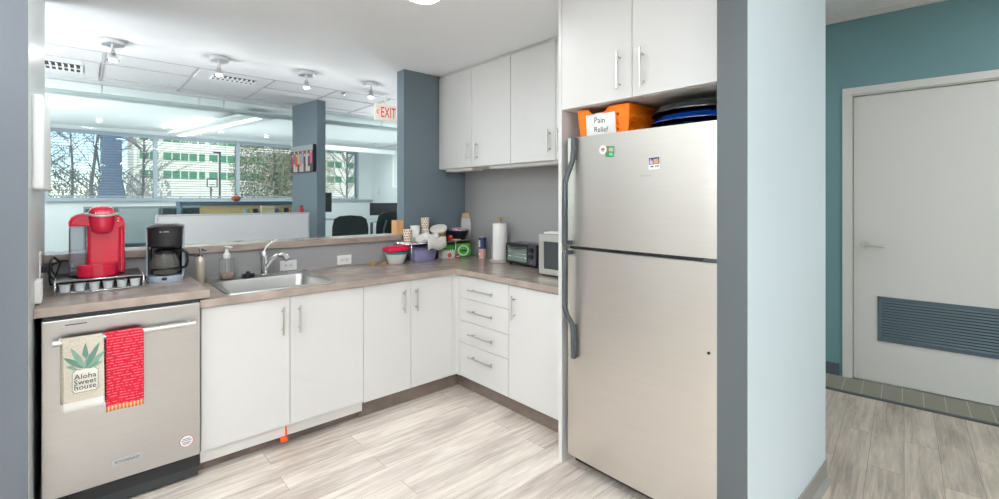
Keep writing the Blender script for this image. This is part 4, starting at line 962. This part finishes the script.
def pipe(label, x0, x1, y, z, r, hang):
    t = thing('ceiling_pipe', label, 'pipe', ((x0+x1)/2, y, z)); h = (x1-x0)/2
    MB().cyl((-h, 0, 0), (h, 0, 0), r, 16).build('pipe_run', mat('pipe_white', srgb(240, 242, 243), .5), t)
    for x in hang: MB().cyl((x, 0, r), (x, 0, 2.62-z), .008, 8).build('hanger', MATS['pipe_white'], t)
pipe('long white pipe under the office ceiling left of the dark column', -3.2, 5.03, 6.28, 2.5, .032, (-.75, .1, .35, 2.4))
pipe('white pipe crossing above the right-hand office window', 2.9, 5.03, 8.9, 2.45, .05, (-.6, .6))

# ------------------------------------------------------------------ office beyond the ledge
t = thing('partition_panel', 'low white glossy partition panel behind the ledge', 'partition', (1.19, 5.2, 0))
MB().box(-.67, .66, -.022, .022, .06, 1.285, .002).build('panel', mat('gloss_white_panel', srgb(246, 246, 246), .22), t)
mb = MB(); mb.box(-.68, .68, -.026, .026, 1.285, 1.3, .002).box(-.685, -.67, -.026, .026, 0, 1.285).box(.66, .675, -.026, .026, 0, 1.285); mb.build('frame', mat('panel_frame', srgb(206, 208, 210), .4), t)
for x in (-.6, .6): MB().box(x-.03, x+.03, -.2, .2, 0, .03, .004).build('foot', M_nickel, t)
t = thing('red_bottle', 'small red bottle standing on the right end of the white partition', 'bottle', (1.79, 5.2, 1.3))
MB().lathe([(.022, 0), (.024, .004), (.024, .045), (.014, .058)], n=20).build('bottle_body', mat('bottle_red', srgb(176, 26, 44), .3), t); MB().lathe([(.015, .056), (.015, .075), (0, .076)], n=16).build('cap', mat('cap_dark_red', srgb(96, 24, 30), .4), t)
t = thing('photo_canvas', 'group photo canvas hanging on the side of the dark column', 'picture', (1.928, 5.505, 1.91), math.radians(9.3))
MB().box(-.035, 0, -.25, .25, -.155, .155, .002).build('canvas', mat('canvas_edge', srgb(30, 32, 38), .6), t)
mb = MB(); mb.m(0).box(-.0362, -.0355, -.247, .247, -.152, .152).m(1).box(-.0366, -.0362, -.247, .247, .09, .152)
cols = [srgb(170, 60, 66), srgb(96, 110, 130), srgb(196, 70, 80), srgb(150, 176, 110), srgb(206, 120, 110), srgb(110, 160, 206), srgb(60, 56, 66), srgb(190, 190, 196), srgb(70, 66, 74), srgb(224, 76, 122)]
pm = [mat('photo_dark', srgb(70, 64, 70), .5), mat('photo_sky', srgb(150, 160, 168), .5), mat('photo_skin', srgb(206, 160, 138), .6), mat('photo_pants', srgb(196, 184, 170), .6)]
for k, c in enumerate(cols):
    pm.append(mat('photo_shirt_%s' % 'abcdefghij'[k], c, .6)); y = .205-.046*k; zt = .03 if k % 2 else .0
    mb.m(4+k).box(-.037, -.0362, y-.024, y+.024, zt-.09, zt+.02).m(2).cyl((-.0373, y, zt+.04), (-.0362, y, zt+.04), .018, 12).m(3 if k % 3 else 0).box(-.037, -.0362, y-.02, y+.02, -.15, zt-.09)
mb.build('photo', pm, t)
t = thing('desk_hutch', 'desk hutch with a dark blue top shelf and tan back panel', 'shelf', (1.7, 7.5, 0))
MB().box(-.73, .73, -.16, .2, 1.355, 1.412, .003).build('top_shelf', mat('hutch_blue', srgb(70, 92, 112), .5), t)
MB().box(-.50, .70, -.13, -.11, 1.2, 1.355).build('back_panel', mat('cork_tan', srgb(206, 172, 122), .8, noise=(40, .08, U1)), t)
MB().box(.70, .725, -.15, .2, 0, 1.355).build('side_panel', mat('hutch_pale_blue', srgb(150, 172, 184), .5), t)
MB().box(-.72, -.70, -.15, .2, 0, 1.355).build('side_panel', MATS['hutch_blue'], t)
MB().box(-.70, .70, -.45, .2, 1.17, 1.2).build('lower_shelf', mat('shelf_white', srgb(214, 214, 210), .5), t)
t = thing('pumpkin', 'small orange-red pumpkin on the dark blue hutch shelf', 'pumpkin', (1.66, 7.48, 1.412))
mb = MB(); n = 40; R = []
for q in range(9):
    f = -PI/2+PI*q/8
    R.append([Vector(((.058*math.cos(f)+.001)*(1+.07*math.cos(8*a))*math.cos(a), (.058*math.cos(f)+.001)*(1+.07*math.cos(8*a))*math.sin(a), .045+.045*math.sin(f))) for a in [2*PI*i/n for i in range(n)]])
mb.rings(R); mb.build('gourd', mat('pumpkin_orange', srgb(190, 82, 46), .5), t); MB().cyl((0, 0, .085), (.008, 0, .112), .008, 8, r2=.006).build('stem', mat('stem_brown', srgb(96, 80, 50), .7), t)
t = thing('small_carton', 'cream carton on the hutch shelf in front of the tan panel', 'box', (2.0, 7.2, 1.2))
MB().box(-.085, .085, -.05, .05, 0, .145, .002).build('carton', mat('carton_cream', srgb(222, 206, 172), .7), t); MB().box(-.085, .085, -.0505, -.05, .1, .11).build('tape', mat('tape', srgb(200, 180, 140), .5), t)
for x, c, lb_, hh in ((1.72, srgb(150, 160, 176), 'pale bluish mug on the hutch shelf, leftmost of the small items', .11), (1.84, srgb(44, 50, 62), 'dark mug on the hutch shelf just left of the cream carton', .11), (2.12, srgb(96, 104, 124), 'grey blue mug on the hutch shelf just right of the cream carton', .11), (2.26, srgb(34, 34, 36), 'black mug at the right end of the hutch shelf', .12)):
    t = thing('mug', lb_, 'mug', (x, 7.2, 1.2))
    mm_ = mat('mug_%d' % int(x*100), c, .4)
    MB().lathe([(.03, 0), (.036, .004), (.036, hh), (.033, hh), (.03, .006), (0, .006)], n=22).build('mug_body', mm_, t)
    MB().tube([(.034, 0, .02), (.055, 0, .03), (.058, 0, .06), (.034, 0, .085)], .005, 8).build('handle', mm_, t)
def cabinet_far(label, x0, x1, m_, z1, y=8.4):
    t = thing('office_cabinet', label, 'cabinet', ((x0+x1)/2, y, 0)); h = (x1-x0)/2
    MB().box(-h, h, 0, .45, 0, z1, .004).build('body', mat('cab_grey', srgb(120, 126, 128), .5), t)
    MB().box(-h+.02, h-.02, -.018, -.001, .82, z1-.03, .002).build('front_panel', m_, t)
    MB().box(-h+.02, h-.02, -.018, -.001, .1, .80, .002).build('lower_panel', mat('cab_lower', srgb(60, 66, 70), .4), t)
Mdk = mat('dark_gloss', srgb(26, 38, 44), .3); Mgg = mat('grey_gloss', srgb(150, 158, 160), .25)
cabinet_far('dark-fronted office cabinet behind the red coffee machine', .03, .38, Mdk, 1.34)
cabinet_far('grey glossy-fronted office cabinet left of the dark one', .385, .87, Mgg, 1.34)
cabinet_far('dark-fronted office cabinet right of the grey glossy one', .875, 1.38, Mdk, 1.34)
def monitor(label, x, y, z, wd, hh, rz):
    t = thing('monitor', label, 'monitor', (x, y, z), rz)
    MB().box(-wd/2, wd/2, -.02, .02, .1, .1+hh, .006).build('screen', M_black, t)
    mb = MB(); mb.box(-.03, .03, .015, .035, .01, .2).box(-.1, .1, -.08, .08, 0, .012, .004); mb.build('stand', M_dkgrey, t)
def desk(label, x0, x1, y0, y1, h):
    t = thing('office_desk', label, 'desk', ((x0+x1)/2, (y0+y1)/2, 0)); a, b = (x1-x0)/2, (y1-y0)/2
    MB().box(-a, a, -b, b, h-.03, h, .003).build('desktop', mat('desk_grey', srgb(150, 156, 160), .5), t)
    for sx in (-1, 1):
        for sy in (-1, 1): MB().box(sx*(a-.05)-.02, sx*(a-.05)+.02, sy*(b-.05)-.02, sy*(b-.05)+.02, 0, h-.03).build('leg', M_dkgrey, t)
desk('grey desk with a raised monitor behind the dark column', 2.6, 3.75, 7.75, 8.4, 1.12)
desk('grey desk with a wide monitor behind the jacket-draped chair', 4.15, 5.0, 8.3, 9.0, 1.02)
monitor('black monitor on the desk just right of the dark column', 3.02, 8.12, 1.12, .56, .34, math.radians(-10))
monitor('wide black monitor behind the jacket-draped office chair', 4.62, 8.62, 1.02, .62, .25, math.radians(-4))
M_mesh = mat('chair_mesh', srgb(30, 36, 40), .7)
def chair(label, x, y, rz, sz):
    t = thing('office_chair', label, 'chair', (x, y, 0), rz)
    mb = MB(); R = []
    for z, wd, yy in ((.56, .17, .20), (.62, .22, .225), (.75, .235, .24), (.95, .235, .25), (1.06, .21, .262), (1.10, .15, .266)):
        R.append([Vector((wd*u*sz, yy-.05*(1-u*u)+.0, z*sz)) for u in [-1+2*k/10 for k in range(11)]]+[Vector((wd*u*sz, yy-.05*(1-u*u)+.015, z*sz)) for u in [1-2*k/10 for k in range(11)]])
    mb.rings(R); mb.build('backrest', M_mesh, t)
    mb = MB(); P = [(-.17, .20, .56), (-.225, .225, .62), (-.24, .245, .75), (-.24, .255, .95), (-.215, .265, 1.065), (-.15, .25, 1.105), (0, .22, 1.115), (.15, .25, 1.105), (.215, .265, 1.065), (.24, .255, .95), (.24, .245, .75), (.225, .225, .62), (.17, .20, .56)]
    mb.tube([(a*sz, b, c*sz) for a, b, c in P], .014, 8); mb.build('back_frame', M_blackm, t)
    MB().box(-.24, .24, -.25, .22, .44, .5, .025, 3).build('seat', M_blackm, t)
    MB().cyl((0, 0, .08), (0, 0, .45), .028, 12).build('gas_column', M_dkgrey, t)
    for k in range(5):
        a = 2*PI*k/5; mb = MB(); mb.tube([(0, 0, .1), (.28*math.cos(a), .28*math.sin(a), .07)], .022, 8, r2=.015); mb.cyl((.28*math.cos(a)-.01, .28*math.sin(a), .028), (.28*math.cos(a)+.01, .28*math.sin(a), .028), .027, 12); mb.build('caster_leg', M_dkgrey, t)
    for s in (-1, 1):
        mb = MB(); mb.tube([(s*.24, .1, .47), (s*.28, .08, .5), (s*.28, .05, .66)], .014, 8); mb.box(s*.28-.03, s*.28+.03, -.12, .12, .66, .69, .01, 3); mb.build('armrest', M_blackm, t)
    mb = MB(); mb.tube([(0, .05, .45), (0, .24, .47), (0, .27, .62)], .02, 8); mb.build('back_spine', M_blackm, t)
    return t
chair('black mesh office chair right of the dark column', 3.21, 7.1, math.radians(155), 1.06)
ch = chair('high-backed office chair under a dark jacket beyond the glass', 3.3, 6.25, math.radians(190), 1.13)
chair('office chair just beyond the ledge, only the curved top of its back showing', 1.10, 4.5, math.radians(150), .972)
t = thing('jacket', 'dark grey-green jacket draped over the high-backed office chair', 'jacket', (3.3, 6.25, 0), math.radians(190))
mb = MB(); R = []
for z, wd, d0, d1 in ((.80, .27, .20, .31), (.95, .285, .195, .32), (1.1, .285, .195, .32), (1.2, .25, .20, .315), (1.26, .17, .215, .30), (1.275, .08, .23, .285)):
    R.append([Vector((wd*math.cos(a), (d0+d1)/2+(d1-d0)/2*math.sin(a)+.006*math.sin(5*a+z*20), z)) for a in [2*PI*k/24 for k in range(24)]])
mb.rings(R); mb.build('cloth', mat('jacket_dark', srgb(38, 46, 48), .85), t)
mb = MB()
for s in (-1, 1): mb.tube([(s*.16, .322, 1.15), (s*.22, .33, 1.0), (s*.18, .328, .85)], .018, 8, flat=.5)
mb.build('sleeve', mat('jacket_grey', srgb(120, 128, 128), .85), t)
t = thing('backpack', 'black backpack slumped on the desk behind the dark column', 'bag', (2.86, 7.88, 1.12))
MB().box(-.14, .14, -.08, .08, 0, .0+.10, .03, 3).sphere((0, 0, .11), .1, sy=.7, sz=.5).build('bag_body', M_blackm, t); MB().tube([(-.05, -.05, .14), (0, -.06, .17), (.05, -.05, .14)], .008, 8).build('grab_handle', M_dkgrey, t)
t = thing('wall_conduit', 'white cable conduit on the right-hand office wall', 'conduit', (5.04, 9.0, 1.9))
MB().box(-.02, 0, -.015, .015, -.2, .6, .003).build('vertical_run', M_paper, t); MB().box(-.02, 0, -.5, -.015, -.2, -.17, .003).build('horizontal_run', M_paper, t)
t = thing('light_switch', 'small switch plate on the right-hand office wall', 'switch', (5.04, 9.65, 1.62))
MB().box(-.008, 0, -.04, .04, -.06, .06, .002).build('cover_plate', mat('switch_tan', srgb(200, 196, 188), .5), t); MB().box(-.012, -.008, -.008, .008, -.018, .018).build('toggle', M_paper, t)
for i, (a, b) in enumerate(WX):
    t = thing('venetian_blind', ['thin horizontal blind in the far left office window', 'thin horizontal blind in the office window facing the white building', 'thin horizontal blind in the office window left of the dark column', 'thin horizontal blind in the office window right of the dark column'][i], 'blind', ((a+b)/2, YW+.015, 2.53)); h = (b-a)/2-.01
    MB().box(-h, h, -.018, .018, -.03, 0, .003).build('headrail', M_frame, t)
    mb = MB()
    for k in range(23): mb.box(-h, h, -.012, .012, -.001, .001, M=Matrix.Translation((0, 0, -.06-.044*k)) @ Matrix.Rotation(.33, 4, 'X'))
    mb.build('slats', mat('slat_grey', srgb(128, 134, 140), .5), t)
    mb = MB()
    for x in (-h*.7, h*.05, h*.72): mb.cyl((x, -.012, -.03), (x, -.012, -1.03), .0012, 5)
    mb.build('cords', MATS['slat_grey'], t)
    MB().box(-h, h, -.012, .012, -1.045, -1.03, .002).build('bottom_rail', M_frame, t)

# ------------------------------------------------------------------ outside the windows
struct('ground', MB().box(-120, 160, 10.25, 220, -.6, -.5), mat('ground_grass', srgb(150, 150, 132), .95))
t = thing('office_building', 'white office building with green window bands far outside', 'building', (33, 100, -.5))
Mbw = mat('building_white', srgb(236, 232, 220), .8)
MB().box(-26.3, 45, 0, 14, 0, 26).build('walls', Mbw, t)
mgl = mat('green_window', srgb(70, 140, 104), .25)
zrow = [6.4, 9.6, 12.8, 16.0]
for z in zrow:
    for x, wd, np_ in ((8.8, 2.6, 2), (13.3, 5.0, 4), (16.6, .9, 1), (19.9, 4.3, 3), (25, 4.4, 3), (31, 4.4, 3), (37, 4.4, 3), (41.5, 3.2, 2), (46, 3.2, 2), (51, 3.2, 2), (56, 3.2, 2)):
        mb = MB(); mb.m(0).box(x-33-wd/2, x-33+wd/2, -.08, .02, z-.66, z+.66); mb.m(1)
        for q in range(1, np_): mb.box(x-33-wd/2+wd*q/np_-.08, x-33-wd/2+wd*q/np_+.08, -.12, -.05, z-.66, z+.66)
        mb.build('window', [mgl, Mbw], t)
t = thing('hedgerow', 'grey-brown winter hedgerow far behind the bare trees', 'hedge', (-2, 60, -.5))
mb = MB(); R_ = random.Random(9)
for k in range(5200):
    c = Vector((R_.uniform(-16, 9), R_.uniform(-1.2, 1.2), 4.6*R_.random()**1.5)); q = R_.uniform(.06, .2); u = Vector((R_.uniform(-.4, .4), 0, 1)).normalized(); v = Vector((1, R_.uniform(-.5, .5), 0)).normalized()
    f = mb.bm.faces.new([mb.bm.verts.new(c+u*q*2), mb.bm.verts.new(c+v*q*.5), mb.bm.verts.new(c-u*q*.4), mb.bm.verts.new(c-v*q*.5)]); f.material_index = k % 3
mb.build('twigs', [mat('twig_grey', srgb(150, 152, 158), .9), mat('twig_brown', srgb(140, 130, 122), .9), mat('twig_green', srgb(132, 146, 128), .9)], t)
t = thing('blue_pillar', 'tall blue pillar with a flared foot outside the left window', 'pillar', (.50, 13.0, -.5))
mpb = mat('pillar_blue', srgb(82, 102, 132), .5)
mb = MB(); mb.rings([rr(-.26, .26, -.26, .26, .05, 0), rr(-.25, .25, -.25, .25, .05, 1.9), rr(-.17, .17, -.17, .17, .04, 2.4), rr(-.155, .155, -.155, .155, .04, 4.2)]); mb.build('shaft', mpb, t)
MB().box(-.02, .07, -.275, -.25, .1, 1.9).build('pale_strip', mat('pillar_pale', srgb(140, 165, 195), .5), t)
Mbark = mat('bark_grey', srgb(96, 92, 96), .9)
def bare_tree(label, x, y, h, sd):
    rn = random.Random(sd); t = thing('bare_tree', label, 'tree', (x, y, -.5)); 
    mb = MB(); top = Vector((rn.uniform(-.3, .3), 0, h)); mb.tube([(0, 0, 0), (rn.uniform(-.1, .1), 0, h*.35), (top.x*.6, 0, h*.7), tuple(top)], .06, 8, r2=.012); mb.build('trunk', Mbark, t)
    mb = MB()
    for k in range(60):
        z = h*(.25+.7*rn.random()); a = rn.random()*2*PI; ln = rn.uniform(.8, 2.2)*(1.1-z/h*.6)
        p = Vector((top.x*z/h, 0, z)); d = Vector((math.cos(a), math.sin(a)*.7, rn.uniform(.5, 1.1))).normalized(); e = p+d*ln
        mid = p+d*ln*.5+Vector((0, 0, .08)); mb.tube([p, mid, e], .016, 5, r2=.005)
        for q in range(4):
            s0 = p.lerp(e, .35+.15*q); d2 = (d+Vector((rn.uniform(-.8, .8), rn.uniform(-.8, .8), rn.uniform(-.1, .7)))).normalized(); mb.tube([s0, s0+d2*ln*.4], .008, 4, r2=.004)
    mb.build('branches', Mbark, t)
for i, (x, y, h, lb_) in enumerate(((-1.15, 22, 7.5, 'bare tree at the left edge of the far left window'), (-.3, 29, 9.5, 'bare tree second from the left outside the window'), (.3, 18, 6.6, 'bare tree just left of the blue pillar outside'), (1.75, 23, 8, 'bare tree just right of the blue pillar outside'), (8.8, 20, 7, 'bare tree outside the window right of the dark column'))):
    bare_tree(lb_, x, y, h, 20+i)
def leafy(label, x, y, h, r, sd, cols_):
    rn = random.Random(sd); t = thing('leafy_tree', label, 'tree', (x, y, -.5))
    MB().tube([(0, 0, 0), (.1, 0, h*.5), (0, 0, h*.8)], .14, 8, r2=.05).build('trunk', Mbark, t)
    mb = MB()
    for k in range(14000):
        f = math.acos(rn.uniform(-1, 1)); a = rn.random()*2*PI; rad = r*rn.random()**.33
        c = Vector((rad*math.sin(f)*math.cos(a), rad*math.sin(f)*math.sin(a)*.8, h*.58+rad*1.25*math.cos(f)))
        s = rn.uniform(.025, .055); u = Vector((rn.uniform(-1, 1), rn.uniform(-1, 1), rn.uniform(-1, 1))).normalized(); v = u.orthogonal().normalized()
        fc = mb.bm.faces.new([mb.bm.verts.new(c+u*s), mb.bm.verts.new(c+v*s*.6), mb.bm.verts.new(c-u*s), mb.bm.verts.new(c-v*s*.6)]); fc.material_index = k % len(cols_)
    mb.build('foliage', cols_, t)
lg = [mat('leaf_olive', srgb(120, 138, 92), .8), mat('leaf_pale', srgb(172, 178, 140), .8), mat('leaf_rust', srgb(176, 140, 112), .8), mat('leaf_deep', srgb(82, 100, 66), .8)]
leafy('leafy tree filling the left half of the third office window', 5.8, 20, 5.0, 1.6, 3, lg)
leafy('rust-tinged leafy tree in the right half of the third office window', 8.9, 26, 5.4, 1.9, 4, [lg[1], lg[2], lg[0], lg[2]])
t = thing('fence', 'dark metal railing fence in front of the white building', 'fence', (6.5, 34, -.5))
mb = MB(); 
for z in (.6, 1.9): mb.box(-9, 14, -.02, .02, z, z+.05)
mb.build('rails', M_dkgrey, t)
for k in range(24): MB().box(-9+k, -8.94+k, -.03, .03, 0, 2.1).build('post', M_dkgrey, t)
t = thing('basketball_hoop', 'black outlined basketball hoop standing before the white building', 'hoop', (4.92, 27, -.5))
MB().cyl((0, .3, 0), (0, .3, 2.6), .04, 10).build('pole', M_dkgrey, t)
mb = MB(); 
for a, b in (((-.24, 2.55), (.24, 2.60)), ((-.24, 2.95), (.24, 3.0)), ((-.24, 2.55), (-.19, 3.0)), ((.19, 2.55), (.24, 3.0)), ((-.1, 2.66), (.1, 2.70))): mb.box(a[0], b[0], -.02, .02, a[1], b[1])
mb.box(-.03, .03, .0, .3, 2.4, 2.46); mb.build('backboard_frame', M_dkgrey, t)
t = thing('lamp_post', 'slim dark lamp post before the white building', 'lamp post', (5.45, 28, -.5))
MB().cyl((0, 0, 0), (0, 0, 4.4), .05, 10).build('pole', M_dkgrey, t); MB().box(-.3, .05, -.08, .08, 4.36, 4.44, .02).build('lamp_head', M_dkgrey, t)

GROUPS = {'base_cabinet': 'white base cabinets', 'wall_cabinet': 'white wall cabinets', 'countertop': 'brown laminate counters', 'wall_outlet': 'white wall outlets', 'dish_towel': 'dish towels on the dishwasher handle',
    'cabinet_light': 'lights under the wall cabinets', 'fridge_magnet': 'magnets on the freezer door', 'serving_platter': 'platters stacked on the refrigerator', 'paper_cup': 'paper cups in the counter corner',
    'food_container': 'food containers under the wire shelf', 'spot_light': 'ceiling spot lights', 'air_vent': 'ceiling air vents', 'ceiling_pipe': 'white pipes under the office ceiling', 'mug': 'mugs on the hutch shelf',
    'office_cabinet': 'low office cabinets under the windows', 'monitor': 'black office monitors', 'office_desk': 'grey office desks', 'office_chair': 'office chairs', 'venetian_blind': 'blinds in the office windows',
    'bare_tree': 'bare trees outside the windows', 'leafy_tree': 'leafy trees outside the windows'}
for o in COL.objects:
    if o.parent is None and o.get('label') and not o.get('group'):
        g = GROUPS.get(o.name.split('.')[0])
        if g: o['group'] = g
